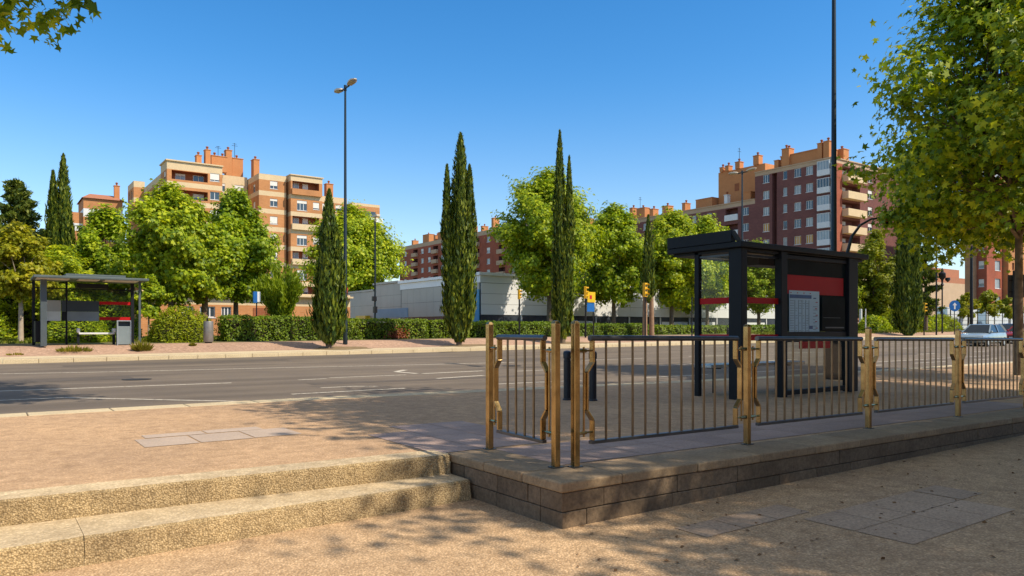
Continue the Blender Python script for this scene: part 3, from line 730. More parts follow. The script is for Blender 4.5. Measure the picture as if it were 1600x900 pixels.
def crown_points(rng, n, R_, zb, H, prof, inner=.12, lump=.25):
    ph = rng.uniform(0, 6.28, 4); t = rng.uniform(0, 1, n); th = rng.uniform(0, 2 * PI, n)
    f = 1 + lump * np.sin(2 * th + ph[0] + 3 * t) + lump * .7 * np.sin(5 * th + ph[1] - 4 * t) + lump * .5 * np.sin(9 * t + ph[2])
    f = np.clip(f, .6, 1.22)
    r = R_ * prof(t) * np.sqrt(rng.uniform(inner, 1, n)) * f * .86
    return np.stack([r * np.cos(th), r * np.sin(th), zb + (H - zb) * t], 1)
def trunk_and_limbs(rng, H, zb, tips, r0, lean=(0, 0), name='trunk', m='bark', parent=None, fork=.5):
    b = MB(); zt = zb + (H - zb) * fork
    pts = [Vector((0, 0, -.15)), Vector((lean[0] * .2, lean[1] * .2, zb * .45)), Vector((lean[0] * .6, lean[1] * .6, zb * .95)), Vector((lean[0], lean[1], zt))]
    b.tube([pts[0]] + [Vector((0, 0, .12))] + pts[1:], [r0 * 1.35, r0 * 1.05, r0 * .9, r0 * .75, r0 * .35], 9)
    for tip in tips:
        s = rng.uniform(.0, .8); a = pts[2].lerp(pts[3], s); t = Vector(tip)
        mid = a.lerp(t, .5) + Vector((rng.normal() * .15, rng.normal() * .15, -.1 + .25 * rng.random())) * max(.4, (t - a).length * .3)
        r1 = r0 * (.42 - .18 * s)
        b.tube([a, a.lerp(mid, .5), mid, t], [r1, r1 * .75, r1 * .5, r1 * .15], 6)
    return b.build(name, m, parent, smooth=True)
def plane_tree(label, seed, H, Rr, zb, loc=(0, 0, 0), ncl=70, per=150, leaf=.26, cr=(.17, .30), m='leaf', bark='bark', r0=.17, tpl=None, group='broad-leaved trees across the avenue', prof=None, lean=(0, 0), flat=.8, name='plane_tree', nl=16, off=(0, 0), fork=.5, tight=.46):
    rng = np.random.default_rng(seed); root = thing(name, label, 'tree', loc, group=group)
    prof = prof or (lambda t: np.clip(np.sin(PI * (t * .86 + .12)), 0, 1) ** .8)
    cen = crown_points(rng, ncl, Rr, zb, H, prof); cen[:, 0] += off[0]; cen[:, 1] += off[1]
    rad = Rr * rng.uniform(cr[0], cr[1], ncl)
    tr = trunk_and_limbs(rng, H, zb, [c for c in cen[rng.permutation(ncl)[:nl]]], r0, lean, 'trunk', bark, root, fork)
    C_, N_ = clumps(rng, cen, rad, per / (Rr * Rr * .055), flat, .6, np.array([off[0], off[1], (zb + H) / 2]), tight)
    leaves('crown', C_, N_, leaf * rng.uniform(.55, 1.2, len(C_)), STAR if tpl is None else tpl, m, root, rng=rng)
    return root
def cypress(label, seed, H, leaders, loc, m='leaf_cyp', dens=240., zb=.34, trunk_r=.15, stems=((0, 0),), name='cypress', group='dark columnar cypresses', sz=1.):
    """leaders: (dx, dy, height, radius) columns of upright sprays"""
    rng = np.random.default_rng(seed); root = thing(name, label, 'cypress', loc, group=group)
    b = MB()
    for sx, sy in stems: b.tube([(sx * 1.2, sy, -.15), (sx, sy, .1), (sx * .8, sy, zb + .8), (0, 0, H * .7)], [trunk_r * 1.4, trunk_r, trunk_r * .85, .03], 9)
    b.build('trunk', 'bark' if len(stems) == 1 else 'bark_tan', root, smooth=True)
    Cs, Ds, Ns, Ss, Ws = [], [], [], [], []; core = MB()
    for dx, dy, h, r in leaders:
        n = int(dens * (h - zb) * r * 4.8)
        t = rng.uniform(0, 1, n) ** 1.02; th = rng.uniform(0, 2 * PI, n); ph = rng.uniform(0, 6.28, 5)
        shape = lambda t: np.clip((t / .15), 0.02, 1) ** .5 * np.clip(1 - t, 0, 1) ** .62 * 1.12
        rid = 1 + .16 * np.sin(4 * th + ph[0] + 3.5 * t) + .13 * np.sin(7 * th + ph[1] - 6 * t) + .10 * np.sin(11 * th + ph[2] + 14 * t) + .08 * np.sin(26 * t + 3 * th + ph[3])
        rr = r * shape(t) * rid * rng.uniform(.72, 1.10, n) * (1 + .10 * np.sin(17 * t + 2 * th + ph[4]) * np.sin(9 * th + 23 * t))
        out = np.stack([np.cos(th), np.sin(th), np.zeros(n)], 1)
        blend = np.clip(t * 1.6, .25, 1.)
        P = np.stack([dx * blend + rr * np.cos(th), dy * blend + rr * np.sin(th), zb + (h - zb) * t], 1)
        Cs.append(P); D = out * rng.uniform(.05, .55, (n, 1)) + np.array([0, 0, 1.]) + rng.normal(size=(n, 3)) * .22; Ds.append(D)
        Ns.append(out + rng.normal(size=(n, 3)) * .45); s = rng.uniform(.22, .50, n) * (1.0 - .4 * t) * sz; Ss.append(s); Ws.append(s * rng.uniform(.22, .36, n))
        ts = [0, .04, .12, .3, .5, .7, .85, .95]
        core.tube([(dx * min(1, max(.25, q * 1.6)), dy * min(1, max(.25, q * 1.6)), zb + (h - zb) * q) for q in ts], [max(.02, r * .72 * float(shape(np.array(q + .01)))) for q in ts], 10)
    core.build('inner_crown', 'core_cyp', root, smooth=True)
    leaves('crown', np.concatenate(Cs), np.concatenate(Ns), np.concatenate(Ss), SPRAY, m, root, D=np.concatenate(Ds), width=np.concatenate(Ws), rng=rng)
    return root

# far row and park trees, each at its own spot; four grown trees are copied with their own turn and size
G = 'broad-leaved trees across the avenue'
za = lambda x, y: z_walk(x, min(y, 44))
plane_tree('big bushy plane tree behind the round bush, left of the tan brick block', 1, 7.3, 2.4, 2.3, (4.2, 36.2, za(4, 36)), 118, 300, .24, group=G)
plane_tree('tall plane tree directly behind the clipped hedge, in front of the orange block', 2, 8.1, 2.3, 2.5, (8.4, 40, za(8, 40)), 100, 300, .24, group=G)
plane_tree('low full plane tree with thick tan trunk behind the hedge start', 3, 5.3, 1.65, 2.3, (6.1, 37.4, za(6, 37)), 75, 300, .22, bark='bark_tan', r0=.2, group=G)
plane_tree('plane tree between the double-headed cypress and the tan apartment block', 4, 6.8, 2.2, 1.0, (2.0, 42, za(2, 42)), 93, 280, .24, group=G)
plane_tree('largest pale plane tree with forked trunk before the white building', 5, 11.6, 4.0, 3.7, (31.6, 40, za(31, 40)), 156, 420, .29, r0=.24, group=G, fork=.35)
t7 = plane_tree('plane tree right of the thin double-tipped cypress before the white cladding', 6, 9.8, 3.3, 2.9, (39.2, 41, za(39, 41)), 112, 340, .29, r0=.2, group=G)
t8 = plane_tree('plane tree rising left of the dark shelter roof above the long hedge', 7, 9.6, 3.2, 2.9, (44.0, 39, za(44, 39)), 106, 340, .29, r0=.2, group=G)
def again(src, loc, rz, s, label):
    c = copy_tree(src, label); c.location = loc; c.rotation_euler.z = R(rz); c.scale = s; return c
again(t7, (49.8, 40, za(49, 40)), 130, (.86, .86, .98), 'plane tree seen through the end glass of the near shelter')
again(t8, (58.0, 40.5, za(58, 40)), 75, (.92, .92, .84), 'plane tree seen through the back glass bay of the near shelter')
again(t7, (53.6, 44.5, za(53, 44)), 220, (.9, .9, .80), 'plane tree farther back between the two seen through the shelter glass')
plane_tree('pale yellowish plane tree just right of the near shelter', 8, 9.6, 2.7, 1.0, (70.8, 36, za(70, 36)), 106, 300, .30, m='leaf_yel', r0=.2, group=G)
again(t8, (66.0, 38, za(66, 38)), 190, (.8, .8, .74), 'plane tree behind the dark information cabinet of the shelter')
plane_tree('tall broad plane tree rising behind the low grey building by the leftmost cypress', 9, 15.0, 6.4, 4.0, (35.6, 86, za(35, 44)), 150, 440, .44, r0=.3, group=G)
plane_tree('yellow-tinged small tree with pale trunk left of the far shelter', 10, 4.75, 1.55, 1.9, (-2.2, 34, za(-2, 34)), 68, 240, .18, m='leaf_yel', bark='bark_pale', r0=.11, group=G)
again(t8, (-4.3, 37.5, za(-4, 37)), 10, (.52, .52, .40), 'small green tree with pale trunk at the left picture edge')
again(t7, (-.5, 39, za(0, 39)), 250, (.62, .62, .44), 'dark green low tree just behind the far shelter')
plane_tree('slim pruned tree with white trunk beside the right end of the far shelter', 11, 2.95, .62, 1.15, (2.65, 33, za(2, 33)), 32, 180, .14, cr=(.28, .45), bark='bark_pale', r0=.05, group=G, flat=.5)
for k, (x, y, rz, s) in enumerate(((-13, 39, 20, .8), (-19, 46, 140, 1.), (-27, 41, 250, .9), (-37, 48, 80, 1.1), (-50, 44, 310, 1.2))):
    again((t7, t8)[k % 2], (x, y, za(x, y)), rz, (s, s, s), ['nearest', 'second', 'third', 'fourth', 'fifth'][k] + ' plane tree of the row leading away left of the far shelter')
# feathery light tree: upswept fine sprays
def feathery(label, loc, seed):
    rng = np.random.default_rng(seed); root = thing('feathery_tree', label, 'tree', loc, group=G)
    b = MB(); b.tube([(-.25, 0, -.1), (-.2, 0, .9), (.0, 0, 1.6)], [.07, .055, .04], 7); b.tube([(.3, .1, -.1), (.25, .1, .8), (.45, .1, 1.5)], [.06, .05, .035], 7); b.build('trunk', 'bark', root, smooth=True)
    n = 9000; th = rng.uniform(0, 2 * PI, n); t = rng.uniform(0, 1, n)
    st = rng.integers(0, 60, n); sth = rng.uniform(0, 2 * PI, 60); sr = np.sqrt(rng.uniform(.02, 1, 60)); sh = rng.uniform(.7, 1.05, 60) * (1.05 - .35 * sr)
    rr = 1.35 * sr[st] * (.25 + .85 * t) + rng.normal(size=n) * .06
    C_ = np.stack([rr * np.cos(sth[st]) + rng.normal(size=n) * .08, rr * np.sin(sth[st]) + rng.normal(size=n) * .08, .95 + 3.0 * sh[st] * t ** .85 + rng.normal(size=n) * .08], 1)
    D = np.stack([np.cos(sth[st]) * .45 * sr[st], np.sin(sth[st]) * .45 * sr[st], np.ones(n)], 1) + rng.normal(size=(n, 3)) * .38
    s = rng.uniform(.16, .36, n); leaves('crown', C_, rng.normal(size=(n, 3)), s, SPRAY, 'leaf_wil', root, D=D, width=s * .24, rng=rng); return root
feathery('light feathery upswept tree behind the clipped hedge left of the leftmost cypress', (9.1, 34, za(9, 34)), 21)
# conifer with layered dark tufts
def conifer(label, loc, H, Rr, seed, zb=1.0, m='leaf_pine', nb=120, group=None, name='conifer'):
    rng = np.random.default_rng(seed); root = thing(name, label, 'tree', loc, group=group)
    b = MB(); b.tube([(0, 0, -.1), (0, 0, zb + 1), (.05, 0, H * .97)], [.2, .17, .03], 9)
    Cs, Ds = [], []
    for k in range(nb):
        t = rng.uniform(0, 1) ** .85; z = zb + (H - zb) * t; th = rng.uniform(0, 2 * PI); L = Rr * (1.02 - t) ** .75 * rng.uniform(.5, 1.05) + .12
        tip = Vector((math.cos(th) * L, math.sin(th) * L, z + L * rng.uniform(.12, .5))); b.tube([(0, 0, z), tip * .5 + Vector((0, 0, z * .5 - .05)), tip], [.035, .022, .008], 4, cap=False)
        q = int(60 * L + 30); s = rng.uniform(.35, 1.02, q)
        base = np.array([0, 0, z]); P = base + (np.array(tip) - base) * s[:, None] + rng.normal(size=(q, 3)) * (.07 + .13 * L * (1.1 - s))[:, None] * np.array([1, 1, .6])
        Cs.append(P); Ds.append(np.array([math.cos(th), math.sin(th), .55]) + rng.normal(size=(q, 3)) * .7)
    b.build('trunk', 'bark', root, smooth=True)
    C_ = np.concatenate(Cs); D = np.concatenate(Ds); s = rng.uniform(.16, .34, len(C_))
    leaves('crown', C_, rng.normal(size=C_.shape) + np.array([0, 0, .6]), s, SPRAY, m, root, D=D, width=s * .36, rng=rng); return root
conifer('bushy dark conifer at the left edge behind the yellow-tinged tree', (-2.1, 44, za(-2, 44)), 8.5, 2.9, 31, nb=210)
conifer('slim dark conifer right of the cypress in the gap under the near plane tree', (68.0, 29.5, za(68, 29)), 8.6, 1.6, 32, nb=130, m='leaf_cyp')
# cypresses
zc = lambda x, y: z_walk(x, y)
cypress('short cypress at the left, in front of the hedge and beside the tall street lamp', 41, 7.0, [(0, 0, 7.0, .62), (.30, -.15, 5.3, .5), (-.25, .1, 4.2, .5), (.2, .3, 4.0, .5), (-.2, -.3, 3.1, .45)], (8.9, 27, zc(8.9, 27)))
cypress('broad tall cypress with side tip on the left, standing by the kerb drain', 42, 10.5, [(.08, 0, 10.5, .74), (-.52, .28, 8.9, .42), (.42, -.3, 8.9, .5), (-.2, -.35, 7.6, .5), (.45, .2, 7.4, .5), (-.5, -.1, 6, .46)], (15.6, 27, zc(15.6, 27)))
cypress('very slim tall twin-tipped cypress in front of the largest plane tree', 43, 11.6, [(-.12, .1, 11.6, .46), (.30, -.2, 10.2, .36), (.1, -.2, 7, .44), (-.2, .2, 6, .42)], (22.2, 27, zc(22, 27)))
cypress('thin cypress on two tan bare stems behind the railing, by a yellow signal', 44, 7.9, [(0, 0, 7.9, .40), (.12, 0, 6, .34)], (31.9, 30, zc(31.9, 30)), zb=2.3, trunk_r=.17, stems=((-.22, .1), (.22, -.1)))
cypress('stout dark cypress right of the near shelter, half under the plane tree crown', 45, 15.0, [(0, 0, 15.0, .95), (.45, -.3, 12, .75), (-.4, .2, 11, .7), (.1, -.5, 8, .7), (-.3, -.4, 6.5, .7)], (59.6, 27, zc(59, 27)), zb=.1, trunk_r=.2, dens=170, sz=1.25)
cypress('double-headed cypress on the left behind the far shelter', 46, 9.9, [(.12, 0, 9.9, .62), (-.34, .2, 9.0, .52), (.25, -.2, 7.6, .7), (-.25, -.2, 6.6, .62), (.35, .1, 5.5, .7)], (-.15, 42, za(0, 42)))

# the plane tree on the near pavement and the trees over the plaza (their shade falls on the picture)
GN = 'plane trees on the near side of the avenue'
plane_tree('large near plane tree filling the upper right corner', 51, 11.6, 6.1, 3.9, (19.6, 4.2, z_pave(12)), 230, 400, .235, cr=(.13, .20), tight=.37, m='leaf_near', r0=.12, tpl=STAR, group=GN, nl=205, prof=lambda t: np.clip(t / .16, .2, 1) ** .5 * np.clip(1.02 - t, 0, 1) ** .78)
def shade_tree(label, seed, loc, H, Rr, zb, off, ncl=90, per=150, nl=22):
    return plane_tree(label, seed, H, Rr, zb, loc, ncl, per, .25, cr=(.17, .27), m='leaf_near', r0=.18, tpl=STAR, group=GN, off=off, nl=nl, lean=(off[0] * .4, off[1] * .4))
sa = shade_tree('plane tree standing on the plaza, its crown above the railing', 52, (9.2, -3.4, z_plaza(8)), 11.0, 4.7, 7.2, (-1.0, 1.0), 135, 260)
shade_tree('plane tree standing on the plaza behind the viewer', 54, (9.6, -9.6, z_plaza(5)), 11.0, 4.9, 6.8, (-1.0, 1.0), 135, 225)
again(sa, (15.2, -9.8, z_plaza(14)), -20, (1.05, 1.05, 1), 'plane tree standing on the plaza at the far right')
again(sa, (15.4, -3.4, z_plaza(14)), 15, (1, 1, 1), 'plane tree standing on the plaza farther along the wall')
tc = shade_tree('plane tree whose lowest branch hangs into the upper left corner', 53, (-7.6, 5.6, z_pave(-6)), 11.4, 4.0, 8.2, (6.1, -.3), 120, 280)
# its hanging lower bough
def bough(root):
    rng = np.random.default_rng(77)
    cen = np.array([(3.9, 1.75, 5.35), (4.25, 1.95, 5.12), (4.6, 2.0, 5.3), (4.9, 2.1, 5.4), (4.4, 1.9, 5.5), (4.5, 1.8, 5.85), (5.0, 2.0, 5.95), (5.25, 2.25, 5.75), (3.6, 1.6, 5.7), (4.0, 1.8, 6.0)])
    C_, N_ = clumps(rng, cen, np.full(len(cen), .36), 230, .7, .7)
    leaves('hanging_bough', C_, N_, .22 * rng.uniform(.6, 1.2, len(C_)), STAR, 'leaf_near', root, rng=rng)
    b = MB(); b.tube([(1.2, .2, 6.6), (2.6, .9, 6.5), (3.6, 1.5, 6.0), (4.3, 1.9, 5.6), (5.0, 2.1, 5.75)], [.07, .055, .035, .02, .008], 6); b.build('bough_limb', 'bark', root, smooth=True)
bough(tc)

# ------------------------------------------------------------------ hedges and bushes
def hedge(label, x0, x1, y0, y1, h, seed, m='leaf_hedge', dens=420, lf=.085, red=0):
    zb = z_walk((x0 + x1) / 2, y0); rng = np.random.default_rng(seed)
    root = thing('hedge', label, 'hedge', ((x0 + x1) / 2, (y0 + y1) / 2, zb), group='clipped hedges along the far pavement')
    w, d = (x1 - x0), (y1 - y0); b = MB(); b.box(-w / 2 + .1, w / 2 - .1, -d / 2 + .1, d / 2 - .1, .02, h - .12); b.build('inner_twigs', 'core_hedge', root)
    ar = [w * h, w * d, d * h, d * h]; Cs, Ns = [], []
    for k, a in enumerate(ar):
        n = int(a * dens); u = rng.uniform(-.5, .5, n); v = rng.uniform(0, 1, n); e = rng.normal(size=n) * .045
        e += .05 * np.sin(u * w * 3.1 + v * 2) + .035 * np.sin(u * w * 7.7 + v * 5)
        if k == 0: P = np.stack([u * w, -d / 2 - e * 1.0, v * h], 1); q = (0, -1, .45)
        elif k == 1: P = np.stack([u * w, (v - .5) * d, h + e * .7], 1); q = (0, -.2, 1)
        elif k == 2: P = np.stack([-w / 2 - e, u * d, v * h], 1); q = (-1, 0, .4)
        else: P = np.stack([w / 2 + e, u * d, v * h], 1); q = (1, 0, .4)
        Cs.append(P); Ns.append(np.array(q) + rng.normal(size=(n, 3)) * .55)
    C_ = np.concatenate(Cs); N_ = np.concatenate(Ns)
    leaves('foliage', C_, N_, lf * rng.uniform(.7, 1.6, len(C_)), DIAM, m, root, rng=rng)
    if red:
        n = 260; P = np.stack([rng.normal(size=n) * .28 + red - (x0 + x1) / 2, -d / 2 - .06 - rng.uniform(0, .1, n), np.abs(rng.normal(size=n)) * .2 + .08], 1)
        leaves('red_leaves', P, np.array([0, -1, .5]) + rng.normal(size=(n, 3)) * .5, .12, DIAM, 'leaf_red', root, rng=rng)
    return root
hedge('clipped hedge right of the litter bin, ending at the leftmost cypress', 5.5, 10.4, 31.0, 32.3, 1.13, 1)
hedge('clipped hedge with red leaves between the two left cypresses', 10.9, 16.1, 31.05, 32.3, 1.0, 2, red=14.3)
hedge('short clipped hedge behind the broad tall cypress', 16.4, 18.9, 31.2, 32.4, .95, 3)
hedge('clipped hedge seen behind the short railing panel', 19.1, 25.2, 31.1, 32.3, .86, 4)
hedge('clipped hedge seen over the first long railing panel', 26.6, 33.6, 31.1, 32.6, .72, 5)
hedge('clipped hedge beyond the two-stemmed cypress', 34.4, 42.5, 31.6, 33, .58, 6, dens=260, lf=.11)
hedge('clipped hedge seen through the shelter glass', 43.4, 58, 31.8, 33, .55, 7, dens=170, lf=.13)
def round_bush(label, loc, rx, ry, h, seed, m='leaf_bush', n=7000, lf=.12, name='bush'):
    rng = np.random.default_rng(seed); root = thing(name, label, 'bush', loc, group='bushes in the far garden strip')
    th = rng.uniform(0, 2 * PI, n); ct = rng.uniform(-.15, 1, n); stt = np.sqrt(np.clip(1 - ct * ct, 0, 1)); out = np.stack([stt * np.cos(th), stt * np.sin(th), ct], 1)
    f = 1 + .06 * np.sin(5 * th + 3 * ct) + .05 * np.sin(9 * th - 7 * ct) + rng.normal(size=n) * .035
    P = out * f[:, None] * np.array([rx, ry, h * .93]); P[:, 2] = np.maximum(P[:, 2] + h * .05, .02)
    leaves('foliage', P, out + rng.normal(size=(n, 3)) * .55 + np.array([0, 0, .3]), lf * rng.uniform(.6, 1.5, n), DIAM, m, root, D=np.stack([rng.normal(size=n), rng.normal(size=n), rng.normal(size=n) * .5 - .3], 1), width=lf * .6, rng=rng)
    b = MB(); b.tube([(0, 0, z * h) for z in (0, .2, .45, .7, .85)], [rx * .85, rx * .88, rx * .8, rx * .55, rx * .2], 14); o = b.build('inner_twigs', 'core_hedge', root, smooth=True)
    o.scale = (1, ry / rx, 1); return root
round_bush('large rounded bright green bush right of the far shelter', (3.75, 31.6, z_walk(3, 31)), 1.32, 1.0, 1.55, 8)
round_bush('low green shrub behind the bench of the far shelter', (-.2, 33.2, za(0, 33)), 1.2, .8, 1.3, 9, 'leaf', 4200, .15)
round_bush('dark green shrub at the left edge under the trees', (-4.2, 39.5, za(-4, 39)), 2.2, 1, 2.2, 10, 'leaf', 4200, .2)
round_bush('green shrub behind the wide post of the far shelter', (-2.4, 41, za(-2, 41)), 2.0, 1.2, 2.9, 11, 'leaf', 4500, .22)
round_bush('green shrub beyond the glass of the far shelter', (1.4, 38, za(1, 38)), 1.6, 1.1, 2.2, 12, 'leaf', 4200, .2)
for k, (x, y, r_, h) in enumerate(((63.5, 32, 1.6, 1.4), (69.5, 33, 2, 1.8), (75, 33, 2.2, 1.5), (79, 33.5, 2.4, 1.6))):
    round_bush(['low bush right of the stout cypress', 'bush behind the yellow signal on the right', 'bush beside the round blue sign', 'bush behind the parked cars'][k], (x, y, za(x, y)), r_, r_ * .8, h, 13 + k, 'leaf_bush' if k % 2 else 'leaf', 2600, .26)
def tuft(label, x, y, r_, h, seed, zf=z_walk, m='grass', n=260):
    rng = np.random.default_rng(seed); root = thing('weed_tuft', label, 'weeds', (x, y, zf(x, y)), group='weeds growing in the far pavement')
    th = rng.uniform(0, 2 * PI, n); q = np.sqrt(rng.uniform(0, 1, n)) * r_; L = h * rng.uniform(.4, 1.05, n) * (1.1 - .5 * q / r_)
    D = np.stack([np.cos(th) * q / r_ * .8, np.sin(th) * q / r_ * .8, np.ones(n)], 1) + rng.normal(size=(n, 3)) * .22
    P = np.stack([np.cos(th) * q, np.sin(th) * q, np.zeros(n)], 1) + unit(D) * (L * .45)[:, None]
    leaves('blades', P, rng.normal(size=(n, 3)), L, SPRAY, m, root, D=D, width=.035 + L * .06, rng=rng)
tuft('low dry weed tuft in front of the far shelter bench', -.72, 27.9, .55, .32, 1)
tuft('upright weed tuft in front of the right post of the far shelter', 1.55, 27.8, .28, .55, 2)
tuft('small weed at the kerb in front of the round bush', 3.6, 28.6, .10, .2, 3, n=260)
tuft('small dry weed near the left picture edge', -2.6, 27.4, .25, .14, 4, n=90)
# lawn of the garden, uncountable
def lawn(name, x0, x1, y0, y1, n, seed, label):
    rng = np.random.default_rng(seed); X = rng.uniform(x0, x1, n); Y = rng.uniform(y0, y1, n); Z = np.array([z_walk(a, min(c, 44)) for a, c in zip(X, Y)])
    L = rng.uniform(.1, .24, n); D = np.array([0, 0, 1.]) + rng.normal(size=(n, 3)) * .45
    o = leaves(name, np.stack([X, Y, Z + L * .4], 1), rng.normal(size=(n, 3)), L, SPRAY, 'lawn', None, D=D, width=.07, rng=rng); o['kind'] = 'stuff'; tag(o, label, 'grass')
lawn('lawn', 42, 84, 28.5, 31.5, 9000, 5, 'strip of sunlit grass on the far side right of the shelter')
lawn('grass', -8, 30, 32.4, 40, 14000, 6, 'uncut grass under the trees behind the hedges')

# ------------------------------------------------------------------ far bus shelter, bench, bins
def far_shelter():
    zg = z_walk(-.2, 29.2); root = thing('bus_shelter', 'grey bus shelter across the avenue at the left with blank back boards', 'bus shelter', (-.1, 29.2, zg))
    zr = zg + 2.56
    b = MB(); b.box(-2.0, 1.85, 28.05, 30.6, zr, zr + .09); rf = b.build('roof', 'roofgrey', root, bevel=.012)
    b = MB(); b.box(-.95, 1.1, 28.6, 30.2, zr + .10, zr + .21); b.build('raised_fascia', 'roofgrey', rf, bevel=.01)
    b = MB(); b.box(-1.9, -.85, 28.15, 29.2, zr - .03, zr - .003); b.box(-.55, .15, 28.15, 29.2, zr - .03, zr - .003); b.box(.35, 1.5, 28.15, 29.2, zr - .03, zr - .003); b.build('ceiling_lamp', 'tube_light', rf)
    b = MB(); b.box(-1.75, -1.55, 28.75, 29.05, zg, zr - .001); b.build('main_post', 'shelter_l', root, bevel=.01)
    for (x, y, w, m) in ((-1.90, 30.4, .05, 'shelter'), (1.60, 30.45, .06, 'shelter'), (1.62, 28.75, .04, 'shelter_l'), (-.78, 30.45, .035, 'shelter')):
        b = MB(); b.box(x - w, x + w, y - w, y + w, zg, zr - .001); b.build('post', m, root)
    b = MB(); b.box(-1.9, -1.55, 29.06, 30.34, zg + .15, zg + .95); b.build('side_panel', 'shelter', root)
    b = MB(); b.box(-1.73, -1.71, 29.1, 30.3, zg + .95, zr - .2); b.build('glass_panel', 'glass', root)
    b = MB(); b.box(-1.5, 1.5, 30.435, 30.445, zg + .35, zr - .3); gl = b.build('glass_panel', 'glass', root)
    b = MB(); b.box(-1.85, 1.55, 30.41, 30.47, zr - .3, zr - .26); b.build('top_rail', 'shelter', root)
    for x0, x1, m1, m2 in ((-1.52, -.98, 'board_pale', 'board_light'), (-.96, -.80, 'board_dark', 'shelter'), (-.76, .36, 'board_dark', 'board_mid')):
        b = MB(); b.box(x0, x1, 30.40, 30.43, zg + 1.36, zg + 1.80); b.build('back_board', m1, root)
        b = MB(); b.box(x0, x1, 30.40, 30.43, zg + .98, zg + 1.357); b.build('back_board', m2, root)
    for za in (1.02, 1.66):
        b = MB(); b.box(.38, 1.54, 30.428, 30.433, zg + za, zg + za + .13); b.build('red_band', 'red', gl)
    b = MB(); b.box(-.5, .6, 29.5, 30.1, zr - .28, zr - .10); b.build('beam_box', 'shelter', root)
    settle(root)
    be = thing('bench', 'white-topped bench under the far bus shelter', 'bench', (.2, 29.9, zg))
    b = MB(); b.box(-.42, .84, 29.65, 30.05, zg + .44, zg + .51); b.build('seat', 'white', be, bevel=.012)
    for x in (-.43, .83):
        b = MB(); b.box(x - .05, x + .05, 29.66, 30.04, zg + .512, zg + .68); b.build('armrest', 'white', be, bevel=.02)
        b = MB(); b.box(x - .04, x + .04, 29.75, 29.95, zg, zg + .438); b.build('leg', 'shelter', be)
    settle(be)
    x0, x1, y0, y1 = .86, 1.37, 29.1, 29.4
    bn = thing('litter_bin', 'grey box litter bin with pale frame and dark slot in the far shelter', 'litter bin', (1.1, 29.25, zg))
    b = MB(); b.box(x0 + .03, x1 - .03, y0 + .01, y1, zg + .03, zg + .76); b.build('body', 'board_mid', bn, bevel=.01)
    b = MB(); b.box(x0, x0 + .035, y0 - .01, y1, zg, zg + 1.0); b.box(x1 - .035, x1, y0 - .01, y1, zg, zg + 1.0); b.box(x0 + .035, x1 - .035, y0 - .01, y1, zg + .965, zg + 1.0); b.build('frame', 'bench_top', bn)
    b = MB(); b.box(x0 + .04, x1 - .04, y0 + .15, y1 - .02, zg + .765, zg + .96); b.build('slot', 'board_dark', bn)
    settle(bn)
far_shelter()
x, y = 4.45, 29.6; z = z_walk(x, y)
bn = thing('litter_bin', 'grey cylindrical steel litter bin between the round bush and the hedge', 'litter bin', (x, y, z))
b = MB(); b.lathe([(.19, .05), (.205, .08), (.205, .92), (.195, .95), (.17, .95), (.165, .70)], n=24); b.build('body', 'bin', bn, smooth=True)
b = MB(); b.lathe([(.15, 0), (.15, .05)], n=18); b.build('foot', 'black', bn, smooth=True)
b = MB(); b.box(-.03, .03, .17, .22, .85, 1.08); b.build('bracket', 'black', bn)

# ------------------------------------------------------------------ street furniture across the avenue
def pole_thing(name, label, cat, x, y, H, r=.05, m='pole', zf=None, group=None):
    z = (zf or z_walk)(x, min(y, 40)); root = thing(name, label, cat, (x, y, z), group=group)
    b = MB(); b.tube([(0, 0, -.05), (0, 0, H)], [r, r * .8], 10); b.build('pole', m, root, smooth=True); return root
p = pole_thing('street_lamp', 'slim single street lamp in front of the low grey building', 'street lamp', 13.9, 33, 6.5, .055)
b = MB(); b.tube([(0, 0, 6.4), (0, -.05, 6.62)], [.05, .03], 8); b.box(-.11, .11, -.42, .16, 6.62, 6.74); b.build('lamp_head', 'lamp', p, bevel=.03)
b = MB(); b.box(-.09, .09, -.1, .1, 1.4, 1.75); b.build('junction_box', 'black', p)
b = MB(); b.box(-.16, .06, -.09, .09, 2.05, 2.3); b.build('clamp', 'black', p)
def signal(label, x, y, H, face=(-1, 0), sc=1.0):
    root = pole_thing('traffic_light', label, 'traffic light', x, y, H - .1, .055, 'black', group='yellow traffic lights across the avenue')
    traffic_head(root, -.02, 0, H - .85 * sc, face, 'tl_yellow', None, sc); return root
signal('yellow traffic light seen left of the very slim cypress, over the hedge', 21.9, 30.6, 2.75, (.6, -.8), .62)
signal('yellow traffic light in front of the thin two-stemmed cypress', 30.5, 28.9, 3.35, (.2, -1), .98)
signal('yellow traffic light beside the stout cypress on the right', 62.4, 27, 2.75, (.5, -.8), .98)
p = signal('yellow traffic light with a blue panel, right of the corner railing posts', 25.6, 29, 3.0, (.7, -.7), .8)
b = MB(); b.box(.08, .66, -.05, -.02, 1.55, 2.2); b.build('blue_panel', 'sign_blue', p)
b = MB(); b.box(.08, .7, -.09, -.055, 2.1, 2.72); b.build('yellow_panel', 'sign_yellow', p)
b = MB(); b.box(.25, .42, -.1, -.092, 2.3, 2.52); b.build('red_mark', 'sign_red', p)
b = MB(); b.tube([(.62, 0, -.05), (.62, 0, 1.6)], .04, 8); b.build('second_post', 'black', p)
